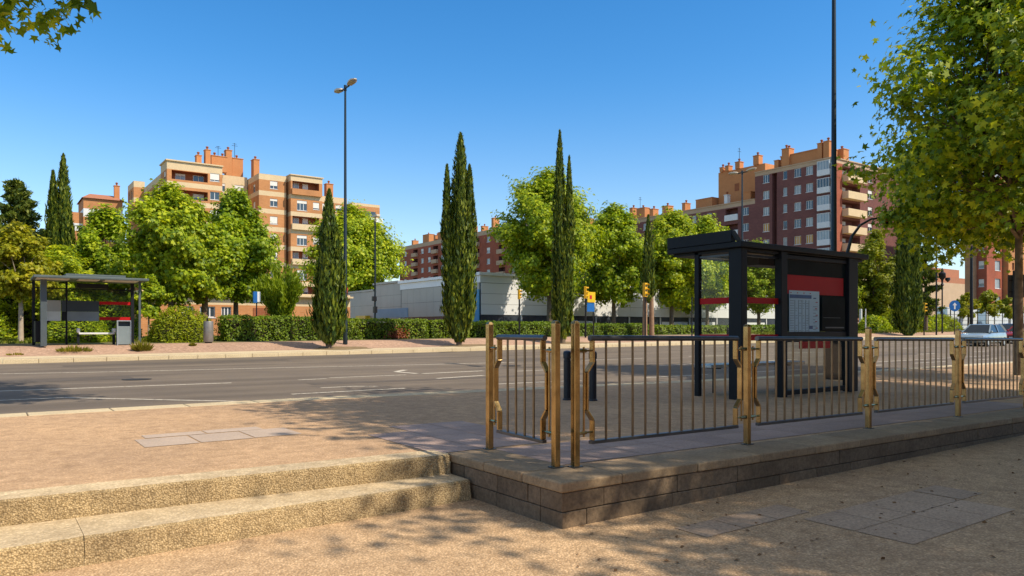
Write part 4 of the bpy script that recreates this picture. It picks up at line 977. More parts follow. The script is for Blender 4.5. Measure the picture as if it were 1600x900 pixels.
def disc_sign(label, x, y, H, r, m, face, extra=None):
    root = pole_thing('road_sign', label, 'road sign', x, y, H, .04, 'black'); f = Vector((face[0], face[1], 0)).normalized(); s = Vector((-f.y, f.x, 0)); c = Vector((0, 0, H - r)) + f * .06
    b = MB(); n = 22; b.face([c + s * math.cos(2 * PI * k / n) * r + Vector((0, 0, math.sin(2 * PI * k / n) * r)) for k in range(n)])
    b.face([c - f * .02 + s * math.cos(2 * PI * k / n) * r + Vector((0, 0, math.sin(2 * PI * k / n) * r)) for k in range(n)]); pl = b.build('plate', m, root)
    if extra == 'bar':
        b = MB(); q = c + f * .006; b.face([q + s * a + Vector((0, 0, h)) for a, h in ((-r * .7, -r * .17), (r * .7, -r * .17), (r * .7, r * .17), (-r * .7, r * .17))]); b.build('white_bar', 'white', pl)
    if extra == 'arrow':
        b = MB(); q = c + f * .006; b.face([q + s * a + Vector((0, 0, h)) for a, h in ((0, r * .6), (r * .4, r * .1), (r * .13, r * .1), (r * .13, -r * .6), (-r * .13, -r * .6), (-r * .13, r * .1), (-r * .4, r * .1))]); b.build('white_arrow', 'white', pl)
    return root
disc_sign('round red sign with white bar half hidden behind the leftmost cypress', 11.8, 32.4, 2.85, .34, 'sign_red', (.45, -.9), 'bar')
disc_sign('round blue arrow sign on a pole at the right', 68.0, 27, 3.1, .5, 'sign_blue', (-.6, -.8), 'arrow')
p = pole_thing('road_sign', 'small blue and white box sign on a pole behind the hedge', 'road sign', 7.4, 32.6, 2.35, .035, 'black')
b = MB(); b.box(-.17, .02, -.06, .06, 1.85, 2.4); b.build('panel', 'sign_blue', p); b = MB(); b.box(.021, .17, -.06, .06, 1.9, 2.4); b.build('panel_side', 'white', p)
pole_thing('flag_pole', 'plain tall dark pole right of the yellow signal at the right', 'pole', 64.6, 27, 8.3, .07, 'black')
pole_thing('utility_pole', 'thick dark pole before the right-hand tower block', 'pole', 78.6, 30, 8.6, .16, 'black')
p = pole_thing('street_lamp', 'ornate black street lamp at the right, beside the plain tall pole', 'street lamp', 67.9, 28, 4.9, .07, 'black')
b = MB(); b.lathe([(.07, 4.3), (.16, 4.45), (.08, 4.6), (.10, 4.9), (.30, 5.15), (.30, 5.5), (.12, 5.65), (.12, 5.8), (.02, 6.0)], n=14); b.lathe([(.04, 4.7), (.22, 4.9), (.2, 5.1)], (.4, -.3), 10); b.build('lantern', 'black', p, smooth=True)
def thin_post(x, y, H, m, label, r=.05): return pole_thing('post', label, 'post', x, y, H, r, m, group='small posts along the far roadside')
thin_post(25.0, 30.9, 1.7, 'white', 'white post with a dark box behind the corner railing post', .09)
thin_post(35.0, 29, 2.6, 'black', 'slim dark post right of the two-stemmed cypress')
thin_post(38.5, 28.8, .55, 'black', 'short dark kerb post left of the shelter end post', .12)
thin_post(57.0, 29.2, 2.0, 'white', 'white post seen through the shelter back glass')
thin_post(63.9, 33.5, 2.1, 'white', 'white post between shelter and stout cypress', .16)
thin_post(71.5, 31, 2.0, 'black', 'dark post under the blue arrow sign')
# white guard rail beyond the hedge on the right
def guard_rail(label, x0, x1, y, h0, m='white'):
    z = z_walk(x0, y); root = thing('guard_rail', label, 'guard rail', (x0, y, z))
    for h in (h0, h0 * .55):
        b = MB(); b.box(0, x1 - x0, -.04, .04, h - .06, h); b.build('rail', m, root)
    for k in range(int((x1 - x0) / 3) + 1):
        b = MB(); b.box(k * 3 - .04, k * 3 + .04, -.035, .035, 0, h0 - .061); b.build('post', m, root)
guard_rail('low white guard rail by the road left of the stout cypress', 52, 74, 34.0, .9)

# ------------------------------------------------------------------ cars
def make_car(label, paint, loc, rz, name='parked_car'):
    root = thing(name, label, 'car', loc, R(rz), group='cars on the avenue at the right')
    L, W = 4.15, .86
    st = [  # x, half width low, half width belt, z sill, z belt
        (-2.07, .62, .60, .42, .62), (-1.95, .80, .76, .27, .74), (-1.5, .86, .82, .20, .86), (-.85, .87, .84, .20, .93), (.2, .87, .85, .20, .96), (1.3, .87, .84, .20, .99), (1.85, .84, .80, .26, .99), (2.05, .72, .70, .40, .90)]
    b = MB(); rings = []
    for x, wl, wb, zs, zb in st:
        zm = zs + (zb - zs) * .55
        half = [(0, zs), (wl * .8, zs), (wl, zs + .1), (wl + .015, zm), (wb, zb - .04), (wb * .85, zb), (0, zb + .015)]
        rings.append([(x, y, z) for y, z in half] + [(x, -y, z) for y, z in half[-2:0:-1]])
    n = len(rings[0]); vs = [p for r in rings for p in r]
    fs = [(i * n + k, i * n + (k + 1) % n, (i + 1) * n + (k + 1) % n, (i + 1) * n + k) for i in range(len(rings) - 1) for k in range(n)] + [tuple(range(n)), tuple(range((len(rings) - 1) * n, len(rings) * n))]
    b.raw(vs, fs); body = b.build('body', paint, root, smooth=True)
    sd = body.modifiers.new('smooth', 'SUBSURF'); sd.levels = sd.render_levels = 1
    # cabin: roof panel on pillars with windows between
    base = [(-1.0, .78, .93), (1.75, .76, .98)]; top = [(-.25, .60, 1.44), (1.35, .58, 1.44)]
    b = MB()
    b.raw([(top[0][0], -.60, 1.43), (top[0][0], .60, 1.43), (top[1][0], .58, 1.43), (top[1][0], -.58, 1.43), (-.15, -.5, 1.475), (-.15, .5, 1.475), (1.2, .5, 1.475), (1.2, -.5, 1.475)], [(4, 5, 6, 7), (0, 1, 5, 4), (1, 2, 6, 5), (2, 3, 7, 6), (3, 0, 4, 7)])
    for sg in (-1, 1):
        b.bar((-1.0, sg * .79, .92), (-.25, sg * .60, 1.44), .07, .06); b.bar((.42, sg * .79, .95), (.45, sg * .60, 1.44), .05, .09); b.bar((1.72, sg * .76, .97), (1.35, sg * .58, 1.44), .07, .2)
    b.build('roof', paint, root, smooth=True)
    b = MB(); b.raw([(-1.0, -.76, .93), (-1.0, .76, .93), (-.27, .585, 1.425), (-.27, -.585, 1.425)], [(0, 1, 2, 3)]); b.build('windscreen', 'car_glass', root)
    b = MB(); b.raw([(1.74, -.74, .98), (1.74, .74, .98), (1.37, .565, 1.425), (1.37, -.565, 1.425)], [(0, 1, 2, 3)]); b.build('rear_window', 'car_glass', root)
    for sg in (-1, 1):
        for xa, xb, ta, tb in ((-.95, .40, -.25, .43), (.46, 1.70, .47, 1.34)):
            b = MB(); b.raw([(xa, sg * .785, .945), (xb, sg * .785, .965), (tb, sg * .595, 1.425), (ta, sg * .595, 1.425)], [(0, 1, 2, 3)]); b.build('side_window', 'car_glass', root)
        b = MB(); b.box(-.92, -.76, sg * .86 - .06, sg * .86 + .06, .93, 1.06); b.build('wing_mirror', paint, root, bevel=.03)
        b = MB(); b.raw([(-2.0, sg * .42, .58), (-1.90, sg * .76, .60), (-1.86, sg * .77, .73), (-1.975, sg * .42, .70)], [(0, 1, 2, 3)]); b.v = [(x - .045, y * 1.01, z) for x, y, z in b.v]; b.build('headlight', 'white', root)
        for xw in (-1.3, 1.28):
            b = MB(); b.tube([(xw, sg * .68, .31), (xw, sg * .885, .31)], .31, 22); wh = b.build('wheel', 'tyre', root, smooth=True)
            b = MB(); b.tube([(xw, sg * .886, .31), (xw, sg * .895, .31)], .2, 16); b.build('rim', 'bench_top', wh)
    b = MB(); b.box(-2.10, -2.07, -.26, .26, .42, .53); b.build('number_plate', 'plate', root)
    b = MB(); b.box(-2.085, -2.0, -.55, .55, .54, .62); b.build('grille', 'black', root)
    return root
zr = lambda x, y: z_road(x, y)
make_car('silver-blue hatchback facing left, frontmost of the cars at the right', 'car_silver', (49.4, 17.2, .02), 2)
make_car('dark blue car just behind the silver-blue hatchback', 'car_blue', (60.6, 20.0, .12), -4)
make_car('red car at the extreme right behind the last railing post', 'car_red', (57.6, 17.6, .1), -2)

# ------------------------------------------------------------------ buildings
def facade(b, plane, c, a0, a1, z0, z1, ops=(), bands=(), depth=.22):
    """wall with real openings; plane 'x' faces -x at x=c (a runs along y), plane 'y' faces -y at y=c (a runs along x)
       ops: (a0,a1,z0,z1[,depth]); bands: z ranges in the second material; deep openings get a back wall in the third"""
    Pp = (lambda a, z, o: (c + o, a, z)) if plane == 'x' else (lambda a, z, o: (a, c + o, z))
    A = sorted({a0, a1} | {v for o in ops for v in o[:2] if a0 < v < a1}); Z = sorted({z0, z1} | {v for o in ops for v in o[2:4] if z0 < v < z1} | {v for q in bands for v in q if z0 < v < z1})
    for i in range(len(A) - 1):
        for j in range(len(Z) - 1):
            ma, mz = (A[i] + A[i + 1]) / 2, (Z[j] + Z[j + 1]) / 2
            if any(o[0] < ma < o[1] and o[2] < mz < o[3] for o in ops): continue
            mi = 1 if any(q[0] < mz < q[1] for q in bands) else 0
            b.face([Pp(A[i], Z[j], 0), Pp(A[i + 1], Z[j], 0), Pp(A[i + 1], Z[j + 1], 0), Pp(A[i], Z[j + 1], 0)], mi)
    for o in ops:
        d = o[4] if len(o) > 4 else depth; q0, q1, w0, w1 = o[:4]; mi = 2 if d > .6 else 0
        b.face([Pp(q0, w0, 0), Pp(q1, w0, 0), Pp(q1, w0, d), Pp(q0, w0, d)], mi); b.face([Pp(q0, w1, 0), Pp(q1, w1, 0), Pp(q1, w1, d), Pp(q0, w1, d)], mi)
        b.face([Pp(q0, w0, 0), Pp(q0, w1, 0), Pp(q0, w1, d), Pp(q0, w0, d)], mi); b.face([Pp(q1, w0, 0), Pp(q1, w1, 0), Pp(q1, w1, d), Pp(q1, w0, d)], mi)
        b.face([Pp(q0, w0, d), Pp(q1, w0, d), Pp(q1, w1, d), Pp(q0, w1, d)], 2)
WCACHE = {}
def window(parent, plane, c, a, z, w, h, leaves_=2, shut=0., pane='pane', inset=.12):
    """frame with mullions > pane, roller shutter; a, z = centre of the opening"""
    key = (round(w, 2), round(h, 2), leaves_, round(shut, 1), pane)
    if key not in WCACHE:
        t = .07; b = MB()
        b.box(-w / 2, -w / 2 + t, 0, .05, -h / 2, h / 2); b.box(w / 2 - t, w / 2, 0, .05, -h / 2, h / 2); b.box(-w / 2 + t, w / 2 - t, 0, .05, h / 2 - t, h / 2); b.box(-w / 2 + t, w / 2 - t, 0, .05, -h / 2, -h / 2 + t)
        for k in range(1, leaves_): xx = -w / 2 + w * k / leaves_; b.box(xx - .045, xx + .045, .004, .046, -h / 2 + t, h / 2 - t)
        b.box(-w / 2 - .05, w / 2 + .05, -.16, -.002, -h / 2 - .07, -h / 2 - .005)
        f = b.build('window', 'frame_w', parent)
        b = MB(); b.face([(-w / 2 + .01, .025, -h / 2 + .01), (w / 2 - .01, .025, -h / 2 + .01), (w / 2 - .01, .025, h / 2 - .01), (-w / 2 + .01, .025, h / 2 - .01)]); b.build('pane', pane, f)
        if shut > 0:
            b = MB(); b.box(-w / 2 + .02, w / 2 - .02, -.05, -.01, h / 2 - h * shut, h / 2 - .01); b.build('shutter', 'shutter', f)
        WCACHE[key] = f
    else:
        f = copy_tree(WCACHE[key], None, parent)
    f.location = (c + inset, a, z) if plane == 'x' else (a, c + inset, z)
    f.rotation_euler = (0, 0, -PI / 2 if plane == 'x' else 0); return f
def block(parent, x0, x1, y0, y1, z0, z1, mats, opx=(), opy=(), bands=(), roof='roof', name='wall'):
    b = MB(); facade(b, 'x', x0, y0, y1, z0, z1, opx, bands); facade(b, 'y', y0, x0, x1, z0, z1, opy, bands)
    facade(b, 'x', x1, y0, y1, z0, z1, (), bands); facade(b, 'y', y1, x0, x1, z0, z1, (), bands)
    o = b.build(name, mats, parent); b = MB(); b.face([(x0 - .01, y0 - .01, z1), (x1 + .01, y0 - .01, z1), (x1 + .01, y1 + .01, z1), (x0 - .01, y1 + .01, z1)]); b.build('roof', roof, parent); return o
def chimney(parent, x, y, z0, w, d, h, m='orange_r', pots=1):
    b = MB(); b.box(x, x + w, y, y + d, z0 + .003, z0 + h); b.box(x - .08, x + w + .08, y - .08, y + d + .08, z0 + h + .002, z0 + h + .12); ch = b.build('chimney', m, parent)
    for k in range(pots):
        b = MB(); cx, cy = x + w * (k + .5) / pots, y + d / 2; b.lathe([(.16, z0 + h + .122), (.16, z0 + h + .5), (.24, z0 + h + .55), (.24, z0 + h + .68), (.05, z0 + h + .78)], (cx, cy), 8); b.build('chimney_pot', 'br_rust', ch)
    return ch
def antenna(parent, x, y, z0, h):
    b = MB(); b.tube([(x, y, z0), (x, y, z0 + h)], .04, 6); b.box(x - .5, x + .5, y - .02, y + .02, z0 + h * .8, z0 + h * .8 + .05); b.box(x - .35, x + .35, y - .02, y + .02, z0 + h * .93, z0 + h * .93 + .05); b.build('antenna', 'black', parent)

# orange and cream apartment building at the left
OB = thing('apartment_building', 'orange brick apartment building with cream bands and white blinds behind the left trees', 'building', (0, 0, 0))
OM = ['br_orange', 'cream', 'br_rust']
STO = 3.05
def bandset(ztop, n=9, par=1.1, h=.78): return [(ztop - par, ztop)] + [(ztop - par - 1.9 - STO * k - h, ztop - par - 1.9 - STO * k) for k in range(n)]
def obw(plane, c, a, ztop, w=1.2, h=1.35, shut=.5, off=1.62, rows=8, leaves_=2, skip=()):
    ops = []
    for k in range(rows):
        if k in skip: continue
        z = ztop - off - STO * k; ops.append((a - w / 2, a + w / 2, z - h / 2, z + h / 2)); s_ = [.4, .7, .5, .8, .0, .6, .3, .9][(k + int(a)) % 8] if shut == .5 else shut
        window(OB, plane, c, a, z, w, h, leaves_, s_)
    return ops
# main left block A
zt = 28.3; y0 = 123.8
opy = [(20.9, 26.4, zt - 1.55 - 1.45 - STO * k, zt - 1.55 - STO * k, 1.6) for k in range(0, 8)]
opy += obw('y', y0, 27.5, zt, 1.5, 1.3, .5, 2.0)
for k in range(8): window(OB, 'y', y0 + 1.45, 25.3, zt - 2.35 - STO * k, 1.7, 1.2, 2, [0, .5, .3, .8][k % 4])
for k in range(8): window(OB, 'y', y0 + 1.45, 22.5, zt - 2.35 - STO * k, 1.5, 1.2, 2, [.3, 0, .6, .2][k % 4], 'curtain_pane')
opx = obw('x', 20.2, 125.6, zt, 1.3, 1.4, .5, 2.3) + obw('x', 20.2, 131.0, zt - 1.4, 1.3, 1.4, .5, 2.0) + obw('x', 20.2, 134.5, zt - 1.4, 1.1, 1.3, .5, 2.0) + obw('x', 20.2, 139.5, zt - 1.4, 1.3, 1.4, .5, 2.0)
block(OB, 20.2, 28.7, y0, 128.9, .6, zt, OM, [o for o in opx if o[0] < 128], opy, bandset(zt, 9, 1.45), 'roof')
block(OB, 20.203, 28.6, 128.9, 143.8, .6, zt - 1.4, OM, [o for o in opx if o[0] > 128], (), bandset(zt - 1.4), 'roof')
b = MB(); b.box(20.0, 28.8, y0 - .25, 129.0, zt - .14, zt + .06); b.build('cornice', 'cream', OB)
# tower slice on the far left
block(OB, 18.4, 20.2, 143.9, 150.6, .6, 28.0, OM, obw('x', 18.4, 146.2, 28.0, 1.4, 1.9, 0, 2.4) + obw('x', 18.4, 148.8, 28.0, 1.1, 1.9, 0, 2.4), (), bandset(28.0), 'roof')
# recessed block B with rooftop stacks, then C and D
block(OB, 28.75, 34.6, 130.3, 142, .6, 28.2, ['cream', 'cream', 'br_rust'], (), obw('y', 130.3, 33.2, 28.2, 1.6, 1.4, .5, 2.2) + obw('y', 130.3, 30.2, 28.2, 1.2, 1.4, .5, 2.2), (), 'roof')
for x, y, w, h in ((25.6, 128, .8, 2.2), (26.9, 127.4, .8, 3.2), (28.1, 128.5, 2.6, 2.6), (31.2, 131.2, 1.0, 4.6), (32.3, 131.5, 1.9, 3.4)): chimney(OB, x, y, zt if y < 129 else 28.2, w, 1.3, h, 'orange_r', 1 if w < 2 else 2)
antenna(OB, 32.6, 131.0, 31.6, 2.6); antenna(OB, 29.2, 128.6, 30.9, 1.8)
zt = 27.9
block(OB, 34.7, 39.4, y0, 134, .6, zt, OM, obw('x', 34.7, 126.5, zt, 1.2, 1.4, .5, 2.2), obw('y', y0, 37.25, zt, 1.3, 1.35, .5, 1.75), bandset(zt, 9, 1.0, .8), 'roof')
chimney(OB, 35.2, 128.5, zt, 1.0, 1.6, 3.3, 'orange_r')
zt = 28.1; yD = 122.6
opy = []
for k in range(8):
    z = zt - 1.05 - STO * k
    if k % 2 == 0:
        opy.append((40.1, 44.9, z - 1.45, z, 1.5)); window(OB, 'y', yD + 1.35, 41.0, z - .72, 1.5, 1.3, 2, .0, 'curtain_pane'); window(OB, 'y', yD + 1.35, 42.9, z - .72, 1.0, 1.3, 1, .7)
    else:
        opy += [(40.9, 42.7, z - 2.0, z - .25), (43.8, 44.95, z - 1.6, z - .35)]; window(OB, 'y', yD, 41.8, z - 1.125, 1.8, 1.75, 3, .3); window(OB, 'y', yD, 44.37, z - .975, 1.15, 1.25, 1, .8)
block(OB, 39.8, 45.5, yD, 134, .6, zt, OM, (), opy, [(zt - 1.05, zt)] + [(zt - 1.05 - STO * k - 3.05, zt - 1.05 - STO * k - 2.3) for k in range(8)], 'roof')
b = MB(); b.box(39.7, 45.7, yD - .2, 134.1, zt - .1, zt + .08); b.build('cornice', 'cream', OB)
for k in range(4):
    z = zt - 1.05 - 6.1 * k - 1.45; b = MB(); b.box(39.9, 45.2, yD - .55, yD - .003, z - .95, z + .05); b.build('balcony', 'cream' if k else 'br_orange', OB)
zt = 25.6
block(OB, 45.5, 51.6, 126.0, 136, .6, zt, OM, (), obw('y', 126, 47.2, zt, 1.3, 1.3, .5, 2.0) + obw('y', 126, 50.0, zt, 1.3, 1.3, .5, 2.0), bandset(zt), 'tile')
chimney(OB, 48.2, 127.5, zt, 1.3, 1.2, 2.6, 'orange_r')
zt = 24.6
block(OB, 51.7, 57.2, 123.8, 136, .6, zt, OM, (), [(52.4, 56.4, zt - 1.35 - 1.35 - STO * k, zt - 1.35 - STO * k) for k in range(8)], bandset(zt, 9, .5), 'tile')
for k in range(8): window(OB, 'y', y0, 54.4, zt - 1.35 - .675 - STO * k, 4.0, 1.35, 4, 0)
for k in range(5):
    z = zt - 2.7 - STO * k; b = MB(); b.box(52.0, 57.4, 122.9, 123.797, z - .75, z + .05); b.build('balcony', 'white', OB)
# far left wing
WB = thing('apartment_building', 'lower orange building with a white upper band at the far left', 'building', (0, 0, 0))
zt = 25.2
block(WB, 11.2, 17.6, 151, 160, .6, zt, ['br_orange', 'white', 'br_rust'], (), [(12.0, 13.4, zt - 7.6, zt - 6.0), (15, 16.4, zt - 7.6, zt - 6)], [(zt - 3.4, zt - 1.9)], 'tile')
for a in (12.7, 15.7): window(WB, 'y', 151, a, zt - 6.8, 1.4, 1.6, 2, .5)
b = MB(); b.raw([(10.9, 150.6, zt + .01), (17.9, 150.6, zt + .01), (17.9, 160.3, zt + .01), (10.9, 160.3, zt + .01), (12.5, 154, zt + 1.3), (16.3, 154, zt + 1.3), (16.3, 157, zt + 1.3), (12.5, 157, zt + 1.3)], [(4, 5, 6, 7), (0, 1, 5, 4), (1, 2, 6, 5), (2, 3, 7, 6), (3, 0, 4, 7)]); b.build('hip_roof', 'tile', WB)
block(WB, 8.0, 11.2, 152, 160, .6, zt - 2.6, ['br_orange', 'white', 'br_rust'], (), (), [(zt - 6, zt - 4.6)], 'tile'); chimney(WB, 16.4, 152.5, zt, .9, .9, 3.0)

# plum brick building at the right
PB = thing('apartment_building', 'plum-brown brick apartment block with white windows and orange roof blocks behind the shelter', 'building', (0, 0, 0))
X = 108.6; zt = 29.2; ops = []
for k in range(9):
    z = 27.7 - 2.86 * k
    for a, w, l in ((67.4, 1.3, 3), (69.6, 1.3, 3), (72.0, .8, 1), (75.8, 1.3, 3)):
        am = k >= 4 and a < 70 or (k == 3 and a > 75)
        ops.append((a - w / 2, a + w / 2, z - .72, z + .72)); window(PB, 'x', X, a, z, w, 1.44, l, 0, 'amber_pane' if am else ('curtain_pane' if (k + int(a)) % 3 else 'pane'), .1)
ops.append((73.6, 74.6, 1, zt - .8, 1.2))
block(PB, X, X + 22, 63.4, 78.1, .6, zt, ['br_plum', 'cream_b', 'br_plum'], ops, [(X + 3.0, X + 8.5, 27.9 - 2.86 * k - 2.2, 27.9 - 2.86 * k + .2, 1.4) for k in range(9)] + [(X + 11, X + 12.4, 27.9 - 2.86 * k - 1.5, 27.9 - 2.86 * k, .25) for k in range(9)], [(zt - .75, zt)])
b = MB(); b.box(X - .12, X + 22.1, 63.2, 78.15, zt - .12, zt + .05); b.build('cornice', 'cream_b', PB)
for k in range(9):
    z = 27.9 - 2.86 * k
    b = MB(); b.box(X + 2.9, X + 8.6, 62.2, 63.397, z - 2.35, z - 1.15); b.build('balcony', 'cream', PB)
    window(PB, 'y', 64.7, X + 5.2, z - 1.0, 2.0, 2.0, 2, .3, 'pane', .0); window(PB, 'y', 63.4, X + 11.7, z - .75, 1.4, 1.5, 2, .4)
    # glazed corner gallery
    b = MB(); b.box(X - .55, X - .003, 63.55, 65.7, z - 1.55, z - .6); g_ = b.build('gallery', 'white', PB)
    b = MB(); b.box(X - .5, X - .006, 63.6, 65.65, z - .597, z + .75); gz = b.build('gallery_glass', 'glaze' if k != 1 else 'pane', g_)
    b = MB()
    for a in (63.58, 64.1, 64.62, 65.14, 65.66): b.box(X - .53, X - .503, a - .04, a + .04, z - .59, z + .74)
    b.box(X - .55, X - .003, 63.55, 65.7, z + .753, z + .85); b.build('gallery_frame', 'frame_w', gz)
b = MB(); b.box(X - .3, X + .4, 63.05, 63.397, 1, zt - .78); b.build('corner_strip', 'white', PB)
b = MB(); b.box(X + 1.4, X + 1.41, 63.36, 63.397, 1, zt - 2); b.build('downpipe', 'br_red', PB)
b = MB(); b.box(X + .402, X + 2.9, 63.3, 63.396, 1, zt - .78); b.build('brick_pier', 'br_red', PB)
b = MB(); b.box(X + .6, X + 4, 64.8, 73.3, zt + .06, zt + 1.9); b.box(X + .5, X + 4.1, 64.7, 73.4, zt + 1.903, zt + 2.05); b.build('roof_block', 'orange_r', PB)
chimney(PB, X + .2, 71.4, zt + .06, 1.5, 1.4, 3.0, 'orange_r', 2); chimney(PB, X + .2, 73.5, zt + .06, 1.2, .8, 1.3, 'orange_r', 0)
chimney(PB, X + .2, 64.0, zt + .06, 1.3, 1.0, 2.7, 'orange_r'); chimney(PB, X + .2, 65.3, zt + .06, 1.3, .8, 2.6, 'orange_r'); chimney(PB, X + 4.5, 64, zt + .06, 1.6, 1.5, 2.0, 'orange_r')
# its long lower wing
zw = 24.5; ops = []
for k in range(7):
    z = zw - 1.95 - 2.9 * k
    for a, w, l, p_ in ((80.2, 1.5, 3, 'pane'), (88.4, 1.3, 2, 'pane'), (92.0, 1.0, 1, 'curtain_pane'), (96.4, 1.5, 3, 'curtain_pane'), (105, 1.3, 2, 'curtain_pane'), (109, 1.3, 2, 'pane'), (116, 1.3, 2, 'pane'), (126, 1.4, 2, 'curtain_pane'), (129.5, 1.3, 2, 'pane')):
        if a > 100 and k > 4: continue
        ops.append((a - w / 2, a + w / 2, z - .7, z + .7)); window(PB, 'x', X, a, z, w, 1.4, l, 0, p_, .1)
    for a in (83.2, 101.0, 112.6, 121.5):
        ops.append((a - 1.4, a + 1.4, z - 1.2, z + .9, 1.3))
        b = MB(); b.box(X - .25, X - .003, a - 1.45, a + 1.45, z - 1.35, z - .25); b.build('balcony', 'white' if a < 90 else 'cream_b', PB)
block(PB, X + .003, X + 14, 78.1, 133, .6, zw, ['br_plum', 'cream_b', 'br_plum'], ops, (), [(zw - .85, zw)])
b = MB(); b.box(X - .15, X + 14.1, 78.12, 133.1, zw - .1, zw + .06); b.build('cornice', 'cream_b', PB)
b = MB(); b.box(X + 3.0, X + 11, 78.15, 88.6, zw + .07, 31.3); rb = b.build('roof_block', 'orange_r', PB)
b = MB(); b.box(X + 2.96, X + 2.997, 83.8, 84.8, 27.2, 28.6); b.build('vent', 'br_rust', rb)
for y_, w, h in ((79.3, 1.2, 1.6), (83.5, 1.0, 1.2), (86.0, .8, .9), (87.4, .7, .8)): chimney(PB, X + 2.7, y_, 31.3, 1.2, w, h, 'orange_r')
chimney(PB, X + 1.5, 88.9, zw + .07, 3, 4.0, 1.9, 'orange_r', 0); chimney(PB, X + .4, 84.5, zw + .07, .9, .7, 1.6, 'white', 1); chimney(PB, X + .6, 79.5, zw + .07, 3.0, 1.5, 1.5, 'orange_r', 0)
for y_, w, h in ((95, .8, 1.6), (99.5, 1.6, 1.7), (103.6, 1.0, 1.6), (106, 2.4, 2.2), (109.6, .9, 2.6), (115, 3.0, 1.6), (119, 1.0, 2.4), (123.5, 2.2, 2.0), (127, .8, 2.6), (130, 1.6, 1.7)): chimney(PB, X + .8, y_, zw + .07, 1.6, w, h, 'orange_r', 1)
antenna(PB, X + 2, 83.0, 31.3, 3.6); antenna(PB, X + 2, 108.5, zw + 2, 3); antenna(PB, X + 2, 126, zw + 2, 3)

# distant rust brick row between the cypresses
RB = thing('apartment_building', 'distant rust-red brick block with small balconies between the leftmost and the broad cypress', 'building', (0, 0, 0))
zt = 28.4; ops = []
for k in range(8):
    z = zt - 2.6 - 3.0 * k
    for a in (143, 152, 164, 176, 185.5, 189.0, 197, 201.5, 213):
        ops.append((a - .8, a + .8, z - .75, z + .75)); window(RB, 'x', X, a, z, 1.6, 1.5, 2, .5 if (k + int(a)) % 3 == 0 else 0, 'curtain_pane', .1)
    for a in (147.5, 157.5, 170, 181.5, 193, 206):
        ops.append((a - 1.5, a + 1.5, z - 1.3, z + .9, 1.3)); b = MB(); b.box(X - .8, X - .003, a - 1.55, a + 1.55, z - 1.45, z - .3); b.build('balcony', 'cream_b', RB)
block(RB, X, X + 14, 139, 217, .6, zt, ['br_red', 'cream_b', 'br_plum'], ops, (), [(zt - 1.2, zt)])
for y_, w, h in ((163, 1, 3.2), (168.5, .8, 1.6), (174, 2, 2.2), (181, 1, 2.6), (188, 1.0, 3.6), (190.5, 3, 2.4), (195, 1, 1.8), (199, 4, 2.6), (209.5, 1.0, 1.6)): chimney(RB, X + 1, y_, zt, 2, w, h, 'orange_r', 1)
antenna(RB, X + 1, 191, zt, 5)

# right-hand tower, pink block far off
TB = thing('apartment_building', 'tan and red brick tower with small white windows at the right edge', 'building', (0, 0, 0))
xt, yt = 126.2, 47.6; ops = []
for k in range(8):
    z = 26 - 2.9 * k; ops.append((48.0, 48.8, z - .6, z + .6)); window(TB, 'x', xt, 48.4, z, .8, 1.2, 1, .6, 'curtain_pane', .1)
opy = []
for k in range(8):
    z = 26 - 2.9 * k; opy += [(xt + 3.0, xt + 5.0, z - .8, z + .8), (xt + 7.4, xt + 8.2, z - .6, z + .6), (xt + 10.4, xt + 11.4, z - .6, z + .6)]
    window(TB, 'y', yt, xt + 4, z, 2.0, 1.6, 2, 0, 'glaze'); window(TB, 'y', yt, xt + 7.8, z, .8, 1.2, 1, .5); window(TB, 'y', yt, xt + 10.9, z, 1, 1.2, 1, .8)
block(TB, xt, xt + 6.0, yt, 50.2, .6, 30, ['br_red', 'cream_b', 'br_plum'], ops, [o for o in opy if o[0] < xt + 6], [])
block(TB, xt + 6.0, xt + 30, yt - .8, 50.6, .6, 32, ['br_orange', 'cream_b', 'br_plum'], (), [(o[0], o[1], o[2], o[3]) for o in opy if o[0] > xt + 6], [])
b = MB(); b.box(xt - .8, xt - .004, 49.1, 50.5, .6, 30.5); b.build('stair_tower', 'br_tan', TB)
KB = thing('apartment_building', 'low pinkish building far off in the gap left of the right-hand tower', 'building', (0, 0, 0))
block(KB, 190, 225, 88, 100, .6, 15, ['cream_b', 'tile', 'br_plum'], (), (), [(13.5, 15)], 'tile'); block(KB, 200, 215, 90, 98, 15.01, 17.5, ['tile', 'tile', 'br_plum'], (), (), [], 'tile')

# the apartment row on the viewer's own side of the plaza (seen only in reflections and when looking back)
VB = thing('apartment_building', 'tan brick apartment row on the near side of the plaza, behind the viewer', 'building', (0, 0, 0))
b = MB(); b.box(-45, 190, -58, -44, -.6, 19)
for k in range(6): b.box(-45.1, 190.1, -43.997, -43.9, 1.9 + 2.95 * k, 2.25 + 2.95 * k)
b.build('wall', 'br_tan', VB)
for k in range(6):
    for q in range(24):
        x_ = -42 + q * 4.7; z_ = .6 + 2.95 * k
        b = MB(); b.box(x_, x_ + 1.5, -43.997, -43.95, z_ + .1, z_ + 1.2); b.build('window', 'frame_w' if (k + q) % 4 == 0 else 'pane', VB) if k < 4 else None

